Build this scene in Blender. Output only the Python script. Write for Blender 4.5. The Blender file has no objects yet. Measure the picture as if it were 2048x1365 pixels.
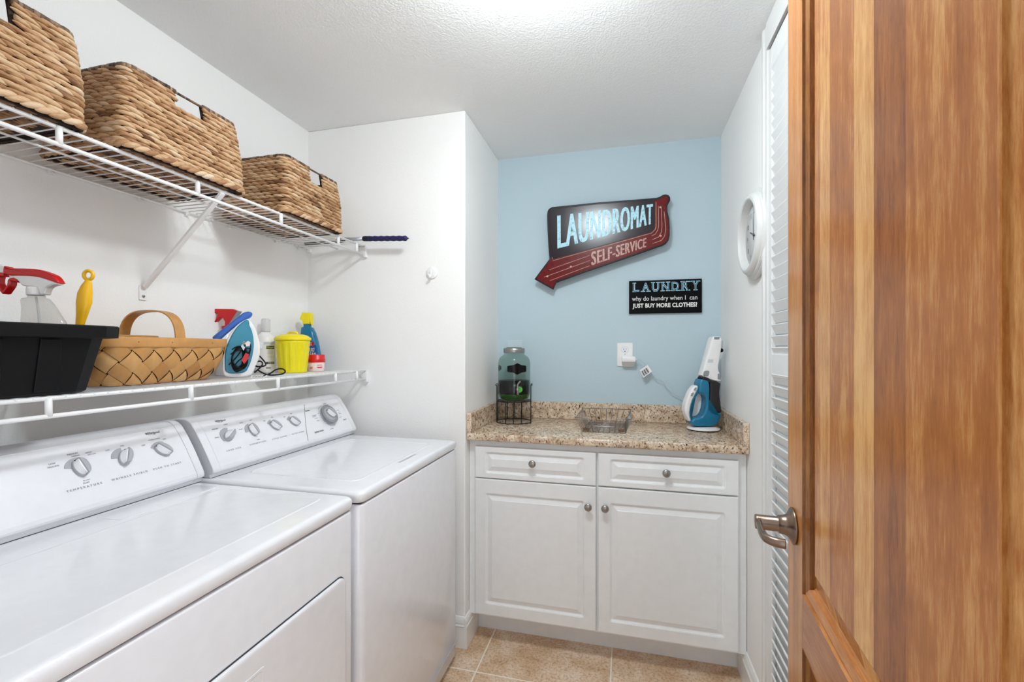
# Laundry room: washer, dryer, wire shelves with baskets, blue niche with a granite topped cabinet.
import bpy, bmesh, math, random
from mathutils import Vector, Matrix
random.seed(7)
sc = bpy.context.scene
COL = sc.collection
PI = math.pi

# ------------------------------------------------------------------ materials
def _new(name):
    m = bpy.data.materials.new(name); m.use_nodes = True
    nt = m.node_tree
    return m, nt, nt.nodes['Principled BSDF']
def N(nt, t, **k):
    n = nt.nodes.new(t)
    for a, b in k.items():
        if a in n.inputs.keys(): n.inputs[a].default_value = b
        else: setattr(n, a, b)
    return n
def coords(nt, scale=(1, 1, 1), rot=(0, 0, 0), kind='Object'):
    tc = N(nt, 'ShaderNodeTexCoord'); mp = N(nt, 'ShaderNodeMapping')
    mp.inputs['Scale'].default_value = scale; mp.inputs['Rotation'].default_value = rot
    nt.links.new(tc.outputs[kind], mp.inputs['Vector'])
    return mp.outputs['Vector']
def ramp(nt, fac, stops, interp='LINEAR'):
    r = N(nt, 'ShaderNodeValToRGB'); e = r.color_ramp; e.interpolation = interp
    while len(e.elements) < len(stops): e.elements.new(0.5)
    for el, (p, c) in zip(e.elements, stops):
        el.position = p; el.color = (*c, 1)
    nt.links.new(fac, r.inputs['Fac'])
    return r.outputs['Color']
def bump(nt, b, height, strength=.3, dist=.002):
    n = N(nt, 'ShaderNodeBump'); n.inputs['Strength'].default_value = strength; n.inputs['Distance'].default_value = dist
    nt.links.new(height, n.inputs['Height']); nt.links.new(n.outputs['Normal'], b.inputs['Normal'])
def srgb(h):
    h = h.lstrip('#'); c = [int(h[i:i+2], 16)/255 for i in (0, 2, 4)]
    return tuple(x/12.92 if x <= .04045 else ((x+.055)/1.055)**2.4 for x in c)
def mat(name, col, rough=.5, metal=0, nscale=0, nstr=0, ndist=.001, coat=0, var=0, spec=.5):
    """plain coloured surface with slight procedural variation and optional bump"""
    m, nt, b = _new(name)
    c = srgb(col) if isinstance(col, str) else col
    b.inputs['Roughness'].default_value = rough; b.inputs['Metallic'].default_value = metal
    b.inputs['Coat Weight'].default_value = coat; b.inputs['Specular IOR Level'].default_value = spec
    b.inputs['Coat Roughness'].default_value = .08
    v = coords(nt)
    nz = N(nt, 'ShaderNodeTexNoise', Scale=nscale or 30., Detail=3.)
    nt.links.new(v, nz.inputs['Vector'])
    d = .02 + var
    lo = tuple(max(0, x*(1-d)) for x in c); hi = tuple(min(1, x*(1+d)) for x in c)
    nt.links.new(ramp(nt, nz.outputs['Fac'], [(.3, lo), (.7, hi)]), b.inputs['Base Color'])
    if nstr: bump(nt, b, nz.outputs['Fac'], nstr, ndist)
    return m
def glass(name, col=(1, 1, 1), rough=.02, alpha=None, ior=1.45):
    m, nt, b = _new(name)
    b.inputs['Base Color'].default_value = (*col, 1); b.inputs['Roughness'].default_value = rough
    b.inputs['Transmission Weight'].default_value = 1; b.inputs['IOR'].default_value = ior
    return m
def weave_mat(name, stops, rough=.6, fib=(90, 90, 90), fstr=.5, fam=.75):
    """straw: the colour of each strand comes from its own tint, plus fine fibres"""
    m, nt, b = _new(name)
    at = N(nt, 'ShaderNodeAttribute', attribute_name='tint')
    nz = N(nt, 'ShaderNodeTexNoise', Scale=1., Detail=6., Roughness=.65)
    nt.links.new(coords(nt, fib), nz.inputs['Vector'])
    ad = N(nt, 'ShaderNodeMath', operation='MULTIPLY_ADD'); ad.inputs[1].default_value = fam
    nt.links.new(nz.outputs['Fac'], ad.inputs[0])
    sb = N(nt, 'ShaderNodeMath', operation='SUBTRACT'); sb.inputs[1].default_value = fam/2
    nt.links.new(at.outputs['Fac'], sb.inputs[0]); nt.links.new(sb.outputs[0], ad.inputs[2])
    nt.links.new(ramp(nt, ad.outputs[0], stops), b.inputs['Base Color'])
    b.inputs['Roughness'].default_value = rough
    bump(nt, b, nz.outputs['Fac'], fstr, .001)
    return m

def wall_mat(name, col, scale=130, strength=.35, dist=.0016):
    m, nt, b = _new(name)
    v = coords(nt)
    nz = N(nt, 'ShaderNodeTexNoise', Scale=float(scale), Detail=2., Roughness=.5); nt.links.new(v, nz.inputs['Vector'])
    b.inputs['Base Color'].default_value = (*srgb(col), 1)
    b.inputs['Roughness'].default_value = .75
    bump(nt, b, ramp(nt, nz.outputs['Fac'], [(.4, (0, 0, 0)), (.62, (1, 1, 1))]), strength, dist)
    return m

M = {}
M['wall'] = wall_mat('wall_paint', 'f1f0ef', 210, .22, .001)
M['blue'] = wall_mat('blue_paint', 'bacdd6', 210, .22, .001)
M['ceil'] = wall_mat('ceiling_texture', 'f0f0f0', 165, .32, .002)
M['trim'] = mat('trim_paint', 'ecebe9', .35)
M['louver'] = mat('louver_paint', 'e2e2e2', .4)
M['clockwhite'] = mat('clock_frame_paint', 'd6d6d5', .4)
M['casing'] = mat('casing_paint', 'dfdfde', .4)
M['cab'] = mat('cabinet_thermofoil', 'eaebec', .32)
M['enamel'] = mat('white_enamel', 'e9e9ee', .16, coat=.4)
M['console'] = mat('console_plastic', 'e9e9ee', .3)
M['gapdark'] = mat('dark_seam', '3a3a3e', .7)
M['knobgrey'] = mat('grey_plastic', 'adadb4', .35)
M['knobwhite'] = mat('white_plastic', 'e6e6ea', .3)
M['print'] = mat('grey_print', '8a8a90', .6)
M['printdark'] = mat('dark_print', '55555a', .6)
M['wire'] = mat('white_vinyl_wire', 'efeeee', .35)
M['black'] = mat('black_plastic', '0b0b0d', .5, nscale=400, nstr=.15, spec=.22)
M['blackgloss'] = mat('black_gloss', '050506', .25, spec=.25)
M['blackwire'] = mat('black_wire', '0a0a10', .4, spec=.3)
M['steel'] = mat('brushed_nickel', 'a3a09c', .32, 1)
M['chrome'] = mat('steel_wire', '9a9694', .38, .85)
M['rust'] = mat('rusty_steel', '7a5a4a', .6, .6)
M['bronze'] = mat('satin_nickel_warm', '917d70', .3, 1)
M['red'] = mat('red_plastic', 'c40a10', .3)
M['redlid'] = mat('red_lid', 'cf1218', .35)
M['whiteplast'] = mat('white_gloss_plastic', 'eceaea', .3)
M['yellow'] = mat('yellow_plastic', 'e8d80c', .35)
M['yellowor'] = mat('golden_yellow_plastic', 'eab308', .35)
M['yellowb'] = mat('bright_yellow_plastic', 'f2dd10', .35)
M['navy'] = mat('navy_grip', '15154e', .5)
M['blackgrip'] = mat('grip_collar', '0c0c26', .5)
M['polesilver'] = mat('silver_pole', 'bcc0cc', .3, .5)
M['blueplast'] = mat('blue_plastic', '2f62b8', .35)
M['teal'] = mat('teal_plastic', '117298', .25)
M['tealiron'] = mat('teal_translucent', '2a86a2', .3)
M['oxiblue'] = mat('teal_bottle', '0e6f98', .25)
M['navylabel'] = mat('blue_label', '1a4fa8', .4)
M['smoke'] = mat('smoked_bowl', '262226', .14, spec=.4)
M['greybtn'] = mat('grey_button', '8c8f94', .4)
M['paper'] = mat('white_paper', 'ebe9e8', .7)
M['pinkwhite'] = mat('pale_pink_plastic', 'ead7d5', .4)
M['ink'] = mat('black_ink', '1a1718', .6)
M['redink'] = mat('red_ink', 'd0302c', .6)
M['cord'] = mat('pale_cord', 'b9c3c6', .5)
M['blackcord'] = mat('black_cord', '0a0a0c', .4, spec=.3)
M['greenlabel'] = mat('dark_green_label', '1d2f2c', .5)
M['lime'] = mat('pale_yellow_print', 'd8d860', .5)
M['greylabel'] = mat('grey_label', 'c8ced2', .5)
M['clear'] = glass('clear_plastic', (.97, .97, .97), .03, ior=1.25)
M['jarglass'] = glass('pale_green_glass', (.93, .97, .95), .01, ior=1.3)
M['liquid'] = mat('dark_liquid', '020303', .2, spec=.2)
M['green'] = mat('green_liquid', '0f5a14', .2)
M['lime2'] = mat('green_seal', '4fae3e', .4)
M['signpurple'] = mat('dark_purple_tin', '1a0a15', .2, var=.2, spec=.42)
M['signred'] = mat('red_tin', '66070b', .26, nscale=60, var=.3, spec=.28)
M['signedge'] = mat('dark_tin_edge', '12080b', .4, spec=.3)
M['signcream'] = mat('cream_paint', 'd0ac98', .4, var=.12)
M['ltblue'] = mat('pale_blue_letters', '9fd0e2', .4)
M['midblue'] = mat('teal_letters', '3f7f95', .5)
M['darkteal'] = mat('dark_teal_letters', '173540', .5)
M['white'] = mat('white_letters', 'e8e6e4', .5)
M['plaque'] = mat('black_plaque', '040406', .5, spec=.1)
M['dial'] = mat('clock_dial', 'dcdcdc', .5)

# worn pale blue letters
m, nt, b = _new('worn_blue_letters'); M['worn'] = m
nz = N(nt, 'ShaderNodeTexNoise', Scale=70., Detail=5., Roughness=.7); nt.links.new(coords(nt), nz.inputs['Vector'])
nt.links.new(ramp(nt, nz.outputs['Fac'], [(.36, srgb('5f8fa4')), (.44, srgb('a6d6e6')), (.62, srgb('b4e0ee')), (.7, srgb('6db4d6'))]), b.inputs['Base Color'])
b.inputs['Roughness'].default_value = .38
m, nt, b = _new('worn_cream_letters'); M['worncream'] = m
nz = N(nt, 'ShaderNodeTexNoise', Scale=110., Detail=5., Roughness=.7); nt.links.new(coords(nt), nz.inputs['Vector'])
nt.links.new(ramp(nt, nz.outputs['Fac'], [(.38, srgb('7c2a26')), (.46, srgb('b88c7e')), (.65, srgb('c4a294')), (.74, srgb('8a4038'))]), b.inputs['Base Color'])
b.inputs['Roughness'].default_value = .38

# granite: cream ground, tan clouds, brown and black flecks drawn out along a diagonal
def granite(name):
    m, nt, b = _new(name); L = nt.links.new
    v = coords(nt)
    vs = coords(nt, (1, .5, .8), (0, 0, math.radians(35)))
    n1 = N(nt, 'ShaderNodeTexNoise', Scale=38., Detail=5., Roughness=.65); L(v, n1.inputs['Vector'])
    base = ramp(nt, n1.outputs['Fac'], [(.3, srgb('ad8f75')), (.44, srgb('cdb399')), (.55, srgb('e1cdb5')), (.72, srgb('ece0d0'))])
    n2 = N(nt, 'ShaderNodeTexNoise', Scale=120., Detail=4., Roughness=.7); L(vs, n2.inputs['Vector'])
    f2 = ramp(nt, n2.outputs['Fac'], [(.55, (0, 0, 0)), (.61, (1, 1, 1))])
    mx = N(nt, 'ShaderNodeMix', data_type='RGBA'); L(f2, mx.inputs['Factor']); L(base, mx.inputs['A']); mx.inputs['B'].default_value = (*srgb('7d5f48'), 1)
    n3 = N(nt, 'ShaderNodeTexNoise', Scale=105., Detail=3., Roughness=.6); L(vs, n3.inputs['Vector'])
    f3 = ramp(nt, n3.outputs['Fac'], [(.612, (0, 0, 0)), (.65, (1, 1, 1))])
    m2 = N(nt, 'ShaderNodeMix', data_type='RGBA'); L(f3, m2.inputs['Factor']); L(mx.outputs['Result'], m2.inputs['A']); m2.inputs['B'].default_value = (*srgb('2b1f19'), 1)
    n4 = N(nt, 'ShaderNodeTexNoise', Scale=14., Detail=2.); L(v, n4.inputs['Vector'])
    m3 = N(nt, 'ShaderNodeMix', data_type='RGBA', blend_type='MULTIPLY'); m3.inputs['Factor'].default_value = .6
    L(m2.outputs['Result'], m3.inputs['A']); L(ramp(nt, n4.outputs['Fac'], [(.35, srgb('e4ddd6')), (.6, (1, 1, 1))]), m3.inputs['B'])
    L(m3.outputs['Result'], b.inputs['Base Color'])
    b.inputs['Roughness'].default_value = .22
    return m
M['granite'] = granite('granite')

# stone floor tiles
def tiles(name):
    m, nt, b = _new(name); L = nt.links.new
    tc = N(nt, 'ShaderNodeTexCoord'); sep = N(nt, 'ShaderNodeSeparateXYZ'); L(tc.outputs['Object'], sep.inputs[0])
    masks = []
    for ax, off in (('X', .052), ('Y', -1.678)):
        a = N(nt, 'ShaderNodeMath', operation='ADD'); a.inputs[1].default_value = off + 5.18; L(sep.outputs[ax], a.inputs[0])
        d = N(nt, 'ShaderNodeMath', operation='DIVIDE'); d.inputs[1].default_value = .518; L(a.outputs[0], d.inputs[0])
        f = N(nt, 'ShaderNodeMath', operation='FRACT'); L(d.outputs[0], f.inputs[0])
        s = N(nt, 'ShaderNodeMath', operation='SUBTRACT'); s.inputs[1].default_value = .5; L(f.outputs[0], s.inputs[0])
        ab = N(nt, 'ShaderNodeMath', operation='ABSOLUTE'); L(s.outputs[0], ab.inputs[0])
        masks.append(ab.outputs[0])
    mx = N(nt, 'ShaderNodeMath', operation='MAXIMUM'); L(masks[0], mx.inputs[0]); L(masks[1], mx.inputs[1])
    g = N(nt, 'ShaderNodeMath', operation='GREATER_THAN'); g.inputs[1].default_value = .4945; L(mx.outputs[0], g.inputs[0])
    n1 = N(nt, 'ShaderNodeTexNoise', Scale=7., Detail=8., Roughness=.7, Distortion=.4); L(tc.outputs['Object'], n1.inputs['Vector'])
    c1 = ramp(nt, n1.outputs['Fac'], [(.32, srgb('c29d78')), (.45, srgb('d6b796')), (.55, srgb('e2c9ae')), (.68, srgb('ecdac6'))])
    n2 = N(nt, 'ShaderNodeTexNoise', Scale=95., Detail=6., Roughness=.78); L(tc.outputs['Object'], n2.inputs['Vector'])
    m2 = N(nt, 'ShaderNodeMix', data_type='RGBA', blend_type='MULTIPLY'); m2.inputs['Factor'].default_value = .75
    L(c1, m2.inputs['A']); L(ramp(nt, n2.outputs['Fac'], [(.36, srgb('b09078')), (.52, (1, 1, 1))]), m2.inputs['B'])
    m3 = N(nt, 'ShaderNodeMix', data_type='RGBA'); L(g.outputs[0], m3.inputs['Factor']); L(m2.outputs['Result'], m3.inputs['A'])
    m3.inputs['B'].default_value = (*srgb('efe6dc'), 1)
    L(m3.outputs['Result'], b.inputs['Base Color'])
    b.inputs['Roughness'].default_value = .38
    inv = N(nt, 'ShaderNodeMath', operation='SUBTRACT'); inv.inputs[0].default_value = 1; L(g.outputs[0], inv.inputs[1])
    bump(nt, b, inv.outputs[0], .4, .002)
    return m
M['tile'] = tiles('stone_tile')

# clear finished wood; boards = list of (end position along the door, colour shift) for glued-up panels
def wood(name, lo, mid, hi, axis='Z', boards=None, seed=0., fig=1., rough=.22):
    m, nt, b = _new(name); L = nt.links.new
    tc = N(nt, 'ShaderNodeTexCoord'); mp = N(nt, 'ShaderNodeMapping'); L(tc.outputs['Object'], mp.inputs['Vector'])
    stretch = {'Z': (1, 1, .10), 'X': (.10, 1, 1)}[axis]
    mp.inputs['Scale'].default_value = stretch; mp.inputs['Location'].default_value = (seed, seed*.7, seed*.3)
    n1 = N(nt, 'ShaderNodeTexNoise', Scale=34., Detail=5., Roughness=.62, Distortion=.5); L(mp.outputs[0], n1.inputs['Vector'])
    n2 = N(nt, 'ShaderNodeTexNoise', Scale=300., Detail=4., Roughness=.75); L(mp.outputs[0], n2.inputs['Vector'])
    mp3 = N(nt, 'ShaderNodeMapping'); L(tc.outputs['Object'], mp3.inputs['Vector'])
    mp3.inputs['Scale'].default_value = {'Z': (.7, 1, .55), 'X': (.55, 1, .7)}[axis]; mp3.inputs['Rotation'].default_value = (0, math.radians(24), 0)
    n3 = N(nt, 'ShaderNodeTexNoise', Scale=14., Detail=3., Roughness=.55, Distortion=1.2); L(mp3.outputs[0], n3.inputs['Vector'])
    a = N(nt, 'ShaderNodeMath', operation='MULTIPLY_ADD'); L(n2.outputs['Fac'], a.inputs[0]); a.inputs[1].default_value = .8; L(n1.outputs['Fac'], a.inputs[2])
    a2 = N(nt, 'ShaderNodeMath', operation='MULTIPLY_ADD'); L(n3.outputs['Fac'], a2.inputs[0]); a2.inputs[1].default_value = .5*fig; L(a.outputs[0], a2.inputs[2])
    val = a2.outputs[0]
    c = .5 + .4 + .25*fig
    if boards:
        sep = N(nt, 'ShaderNodeSeparateXYZ'); L(tc.outputs['Object'], sep.inputs[0])
        acc = None
        prev = 0.
        for pos, sh in boards:
            gt = N(nt, 'ShaderNodeMath', operation='GREATER_THAN'); gt.inputs[1].default_value = pos; L(sep.outputs['X'], gt.inputs[0])
            ml = N(nt, 'ShaderNodeMath', operation='MULTIPLY_ADD'); L(gt.outputs[0], ml.inputs[0]); ml.inputs[1].default_value = sh - prev
            if acc is None: ml.inputs[2].default_value = 0
            else: L(acc, ml.inputs[2])
            acc = ml.outputs[0]; prev = sh
        ad = N(nt, 'ShaderNodeMath', operation='ADD'); L(val, ad.inputs[0]); L(acc, ad.inputs[1]); val = ad.outputs[0]
    mr = N(nt, 'ShaderNodeMapRange'); L(val, mr.inputs['Value']); mr.inputs['From Min'].default_value = c-.60; mr.inputs['From Max'].default_value = c+.60
    L(ramp(nt, mr.outputs[0], [(.12, srgb(lo)), (.5, srgb(mid)), (.88, srgb(hi))]), b.inputs['Base Color'])
    b.inputs['Roughness'].default_value = rough
    b.inputs['Specular IOR Level'].default_value = .28
    bump(nt, b, n2.outputs['Fac'], .06, .001)
    return m
M['woodpanel'] = wood('door_panel_wood', '7c4219', 'ad6a30', 'dca868', boards=[(.0, .03), (.184, .24), (.2255, -.08), (.236, -.03), (.312, .32), (.3673, -.26), (.4365, .02), (.50, -.03), (.56, .06)], seed=1.3, rough=.26)
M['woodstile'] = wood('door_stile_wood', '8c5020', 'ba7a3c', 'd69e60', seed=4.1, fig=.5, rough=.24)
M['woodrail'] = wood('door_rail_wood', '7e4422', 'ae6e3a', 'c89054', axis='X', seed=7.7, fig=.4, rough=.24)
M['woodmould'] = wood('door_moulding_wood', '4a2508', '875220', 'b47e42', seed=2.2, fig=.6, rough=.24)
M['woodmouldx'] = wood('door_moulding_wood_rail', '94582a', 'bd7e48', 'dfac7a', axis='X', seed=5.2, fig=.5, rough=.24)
HY = [(.0, srgb('3a2212')), (.2, srgb('6c4628')), (.4, srgb('a67a52')), (.58, srgb('c8a27a')), (.8, srgb('dbc2a2')), (1., srgb('d2c6b8'))]
M['hyacinth'] = weave_mat('water_hyacinth', HY, .6, (55, 55, 620), .9)
M['hyacinthshade'] = mat('basket_gap_shade', '26150a', .8)  # dark brown stands in for the shade between the basket strands
M['wrap'] = weave_mat('wrapped_rim', [(.0, srgb('2a1c14')), (.5, srgb('6e5440')), (1., srgb('b89878'))], .6, (120, 120, 120), .5)
SP = [(.0, srgb('8a5624')), (.35, srgb('b57f42')), (.6, srgb('c89658')), (1., srgb('dbb27c'))]
M['splint'] = weave_mat('ash_splint', SP, .45, (30, 60, 30), .1, .4)
M['splintsolid'] = mat('ash_strip', 'c08c50', .45, nscale=25, var=.1)
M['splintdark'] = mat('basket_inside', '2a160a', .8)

# ------------------------------------------------------------------ mesh helpers
W = {}                                   # world matrices of everything built so far
def rotz(a): return Matrix.Rotation(a, 4, 'Z')
def T(x, y, z): return Matrix.Translation((x, y, z))
class MB:
    """collects shapes; build() links them as ONE mesh object"""
    def __init__(s, X=None): s.v = []; s.f = []; s.t = []; s.sm = []; s.X = X or Matrix.Identity(4); s.tint = .5
    def add(s, vs, fs, smooth=False, X=None):
        k = len(s.v); XX = s.X @ X if X is not None else s.X
        s.v += [XX @ Vector(p) for p in vs]; s.f += [[i+k for i in f] for f in fs]
        s.t += [s.tint]*len(vs); s.sm += [smooth]*len(fs); return s
    def bm(s, bm, smooth=False, X=None):
        bm.verts.index_update()
        s.add([v.co.copy() for v in bm.verts], [[v.index for v in f.verts] for f in bm.faces], smooth, X); bm.free(); return s
    def box(s, x0, x1, y0, y1, z0, z1, bev=0, seg=2, X=None):
        b = bmesh.new(); bmesh.ops.create_cube(b, size=1)
        for v in b.verts: v.co = Vector(((x0+x1)/2+v.co.x*(x1-x0), (y0+y1)/2+v.co.y*(y1-y0), (z0+z1)/2+v.co.z*(z1-z0)))
        if bev: bmesh.ops.bevel(b, geom=b.edges[:], offset=bev, segments=seg, affect='EDGES', profile=.5)
        return s.bm(b, False, X)
    def tube(s, pts, r, n=8, closed=False, cap=True, X=None):
        P = [Vector(p) for p in pts]; m = len(P); R = r if isinstance(r, (list, tuple)) else [r]*m
        vs = []; fs = []; ref = None
        for i in range(m):
            a = P[(i-1) % m] if (closed or i > 0) else P[i]; c = P[(i+1) % m] if (closed or i < m-1) else P[i]
            d = (c-a).normalized()
            if ref is None:
                ref = d.orthogonal().normalized()
            else:
                ref = (ref - d*ref.dot(d))
                ref = ref.normalized() if ref.length > 1e-6 else d.orthogonal().normalized()
            q = d.cross(ref)
            for j in range(n):
                t = 2*PI*j/n; vs.append(P[i] + (ref*math.cos(t)+q*math.sin(t))*R[i])
        for i in range(m if closed else m-1):
            for j in range(n):
                A = i*n+j; B = i*n+(j+1) % n; k = ((i+1) % m)*n
                fs.append([A, B, k+(j+1) % n, k+j])
        if cap and not closed: fs += [list(range(n))[::-1], [(m-1)*n+j for j in range(n)]]
        return s.add(vs, fs, True, X)
    def lathe(s, prof, n=32, X=None, sx=1, sy=1):
        vs = []; fs = []; m = len(prof)
        for r, z in prof:
            for j in range(n):
                t = 2*PI*j/n; vs.append((r*math.cos(t)*sx, r*math.sin(t)*sy, z))
        for i in range(m-1):
            for j in range(n): fs.append([i*n+j, i*n+(j+1) % n, (i+1)*n+(j+1) % n, (i+1)*n+j])
        if prof[0][0] > 1e-6: fs.append(list(range(n))[::-1])
        if prof[-1][0] > 1e-6: fs.append([(m-1)*n+j for j in range(n)])
        return s.add(vs, fs, True, X)
    def prism(s, out, d0, d1, bev=0, seg=2, X=None, smooth=False):
        """outline in (x, z), thickness along y from d0 to d1"""
        b = bmesh.new(); vs = [b.verts.new((x, d0, z)) for x, z in out]
        f = b.faces.new(vs); r = bmesh.ops.extrude_face_region(b, geom=[f])
        for v in r['geom']:
            if isinstance(v, bmesh.types.BMVert): v.co.y = d1
        bmesh.ops.recalc_face_normals(b, faces=b.faces[:])
        if bev:
            eds = [e for e in b.edges if abs(e.verts[0].co.y-e.verts[1].co.y) < 1e-6]
            bmesh.ops.bevel(b, geom=eds, offset=bev, segments=seg, affect='EDGES', profile=.5)
        bmesh.ops.triangulate(b, faces=[f for f in b.faces if len(f.verts) > 4])
        return s.bm(b, smooth, X)
    def rings(s, rings, close_first=True, close_last=True, smooth=False, X=None):
        n = len(rings[0]); vs = [p for r in rings for p in r]; fs = []
        for i in range(len(rings)-1):
            for j in range(n): fs.append([i*n+j, i*n+(j+1) % n, (i+1)*n+(j+1) % n, (i+1)*n+j])
        if close_first: fs.append(list(range(n))[::-1])
        if close_last: fs.append([(len(rings)-1)*n+j for j in range(n)])
        return s.add(vs, fs, smooth, X)
    def ball(s, c, r, sc3=(1, 1, 1), X=None):
        b = bmesh.new(); bmesh.ops.create_uvsphere(b, u_segments=20, v_segments=12, radius=r)
        for v in b.verts: v.co = Vector((c[0]+v.co.x*sc3[0], c[1]+v.co.y*sc3[1], c[2]+v.co.z*sc3[2]))
        return s.bm(b, True, X)
    def build(s, name, m, parent=None, local=False, shade=None, bev=0):
        """vertices are in world space unless local (then in the parent's space)"""
        me = bpy.data.meshes.new(name)
        iv = Matrix.Identity(4) if (parent is None or local) else W[parent].inverted()
        P = [iv @ p for p in s.v]
        lo = [min(p[i] for p in P) for i in range(3)]; hi = [max(p[i] for p in P) for i in range(3)]
        org = Vector(((lo[0]+hi[0])/2, (lo[1]+hi[1])/2, lo[2])) if (s.__dict__.get('recenter', True)) else Vector((0, 0, 0))
        me.from_pydata([p-org for p in P], [], s.f)
        bm = bmesh.new(); bm.from_mesh(me); bmesh.ops.recalc_face_normals(bm, faces=bm.faces[:]); bm.to_mesh(me); bm.free()
        me.polygons.foreach_set('use_smooth', [bool(x) if shade is None else shade for x in s.sm])
        ca = me.attributes.new('tint', 'FLOAT', 'POINT'); ca.data.foreach_set('value', s.t)
        me.materials.append(M[m] if isinstance(m, str) else m)
        o = bpy.data.objects.new(name, me); COL.objects.link(o)
        o.location = org
        if parent is not None: o.parent = parent
        W[o] = (W[parent] if parent is not None else Matrix.Identity(4)) @ T(*org)
        return o
def keep_origin(mb): mb.recenter = False; return mb
def smooth_angle(o, deg=35):
    """shade smooth with sharp edges above an angle"""
    me = o.data
    bm = bmesh.new(); bm.from_mesh(me)
    for e in bm.edges:
        if len(e.link_faces) == 2: e.smooth = e.calc_face_angle(0) < math.radians(deg)
    for f in bm.faces: f.smooth = True
    bm.to_mesh(me); bm.free(); return o
def tag(o, label, cat, group=None):
    o['label'] = label; o['category'] = cat
    if group: o['group'] = group
    return o
def thing(name, label, cat, loc=(0, 0, 0), rz=0, group=None, rot=None):
    o = bpy.data.objects.new(name, None); COL.objects.link(o); o.empty_display_size = .02
    o.location = loc; o.rotation_euler = rot or (0, 0, rz)
    W[o] = T(*loc) @ (rotz(rz) if rot is None else o.rotation_euler.to_matrix().to_4x4())
    return tag(o, label, cat, group)
def struct(o): o['kind'] = 'structure'; return o
def copy_tree(o, parent=None, M0=None):
    c = o.copy(); COL.objects.link(c)
    if parent is not None: c.parent = parent
    for ch in list(o.children): copy_tree(ch, c)
    return c
def text_geo(txt, size=1., bold=0., spacing=1., extrude=0., shear=0., align='CENTER', res=3):
    cu = bpy.data.curves.new('t', 'FONT'); cu.body = txt; cu.size = size; cu.offset = bold; cu.space_character = spacing
    cu.extrude = extrude; cu.shear = shear; cu.align_x = align; cu.align_y = 'CENTER'; cu.resolution_u = res
    o = bpy.data.objects.new('t', cu); COL.objects.link(o)
    dg = bpy.context.evaluated_depsgraph_get(); dg.update()
    me = bpy.data.meshes.new_from_object(o.evaluated_get(dg))
    vs = [v.co.copy() for v in me.vertices]; fs = [list(p.vertices) for p in me.polygons]
    bpy.data.objects.remove(o); bpy.data.curves.remove(cu); bpy.data.meshes.remove(me)
    return vs, fs
def text_fit(mb, txt, w, h=None, X=None, bold=0., spacing=1., depth=.0004, shear=0., nlift=0., warp=None):
    """text of width w (and height h) centred on the origin of X's xy plane"""
    vs, fs = text_geo(txt, 1., bold, spacing, .01, shear)
    x0 = min(v.x for v in vs); x1 = max(v.x for v in vs); y0 = min(v.y for v in vs); y1 = max(v.y for v in vs)
    kx = w/(x1-x0); ky = kx if h is None else h/(y1-y0)
    out = []
    for v in vs:
        a = (v.x-x0)/(x1-x0); b = (v.y-y0)/(y1-y0); z = (v.z+.01)/.02*depth
        if warp: out.append(warp(a, b, z))
        else: out.append(((a-.5)*w, (b-.5)*(y1-y0)*ky, z))
    mb.add(out, fs, False, X)
    return mb
def chaikin(P, it=2, r=.22):
    """round the corners of a closed outline"""
    for _ in range(it):
        Q = []
        for i in range(len(P)):
            a, b = P[i], P[(i+1) % len(P)]
            Q += [(a[0]+(b[0]-a[0])*r, a[1]+(b[1]-a[1])*r), (a[0]+(b[0]-a[0])*(1-r), a[1]+(b[1]-a[1])*(1-r))]
        P = Q
    return P
def rrect(x0, x1, z0, z1, r, n=4):
    if n == 0: return [(x1, z1), (x0, z1), (x0, z0), (x1, z0)]
    r = max(r, 1e-4); p = []
    for cx, cz, a in ((x1-r, z1-r, 0), (x0+r, z1-r, 90), (x0+r, z0+r, 180), (x1-r, z0+r, 270)):
        for k in range(n+1):
            t = math.radians(a+90*k/n); p.append((cx+r*math.cos(t), cz+r*math.sin(t)))
    return p
def bez(pts, n=8):
    """smooth (Catmull-Rom) curve through points"""
    P = [Vector(p) for p in pts]; out = []
    for i in range(len(P)-1):
        a = P[max(i-1, 0)]; b = P[i]; c = P[i+1]; d = P[min(i+2, len(P)-1)]
        for k in range(n):
            t = k/n
            out.append(.5*((2*b)+(c-a)*t+(2*a-5*b+4*c-d)*t*t+(3*b-a-3*c+d)*t**3))
    out.append(P[-1]); return out

YAW = math.radians(14.1267)
# ------------------------------------------------------------------ camera
cam = bpy.data.cameras.new('camera'); co = bpy.data.objects.new('camera', cam); COL.objects.link(co)
cam.sensor_width = 36; cam.lens = 36*894/2048; cam.shift_y = 14.5/2048; cam.clip_start = .01
co.location = (0, 0, 1.2794); co.rotation_euler = (PI/2, 0, YAW); sc.camera = co

# ------------------------------------------------------------------ room
XL, XR, XJ, YJ, YB, H = -1.444, .45, -.662, 1.806, 2.329, 2.30
struct(MB().box(-1.6, .62, -.8, 2.46, -.06, 0).build('floor', 'tile')).data.update()
def plain(name, m, *b):
    return struct(keep_origin(MB().box(*b)).build(name, m))
bpy.data.objects['floor'].data  # tile pattern uses object space; keep its origin at the world origin
o = bpy.data.objects['floor']
for v in o.data.vertices: v.co += o.location
o.location = (0, 0, 0)
plain('ceiling', 'ceil', -1.6, .62, -.8, 2.46, H, H+.06)
plain('wall_left', 'wall', XL-.1, XL, -.6, YJ+.05, 0, H)
plain('wall_front_light_block', 'wall', XL-.1, -.15, -.7, -.6, 0, H)  # unseen wall added behind the camera to block fill and bounce the lamp
o = struct(keep_origin(MB().box(XL-.1, XJ, YJ, 2.43, 0, H, .006, 3)).build('wall_corner', 'wall'))
plain('wall_back', 'blue', XJ-.05, XR+.06, YB, YB+.1, 0, H)
plain('wall_right', 'wall', XR, XR+.1, .1, 2.43, 0, H)

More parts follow.
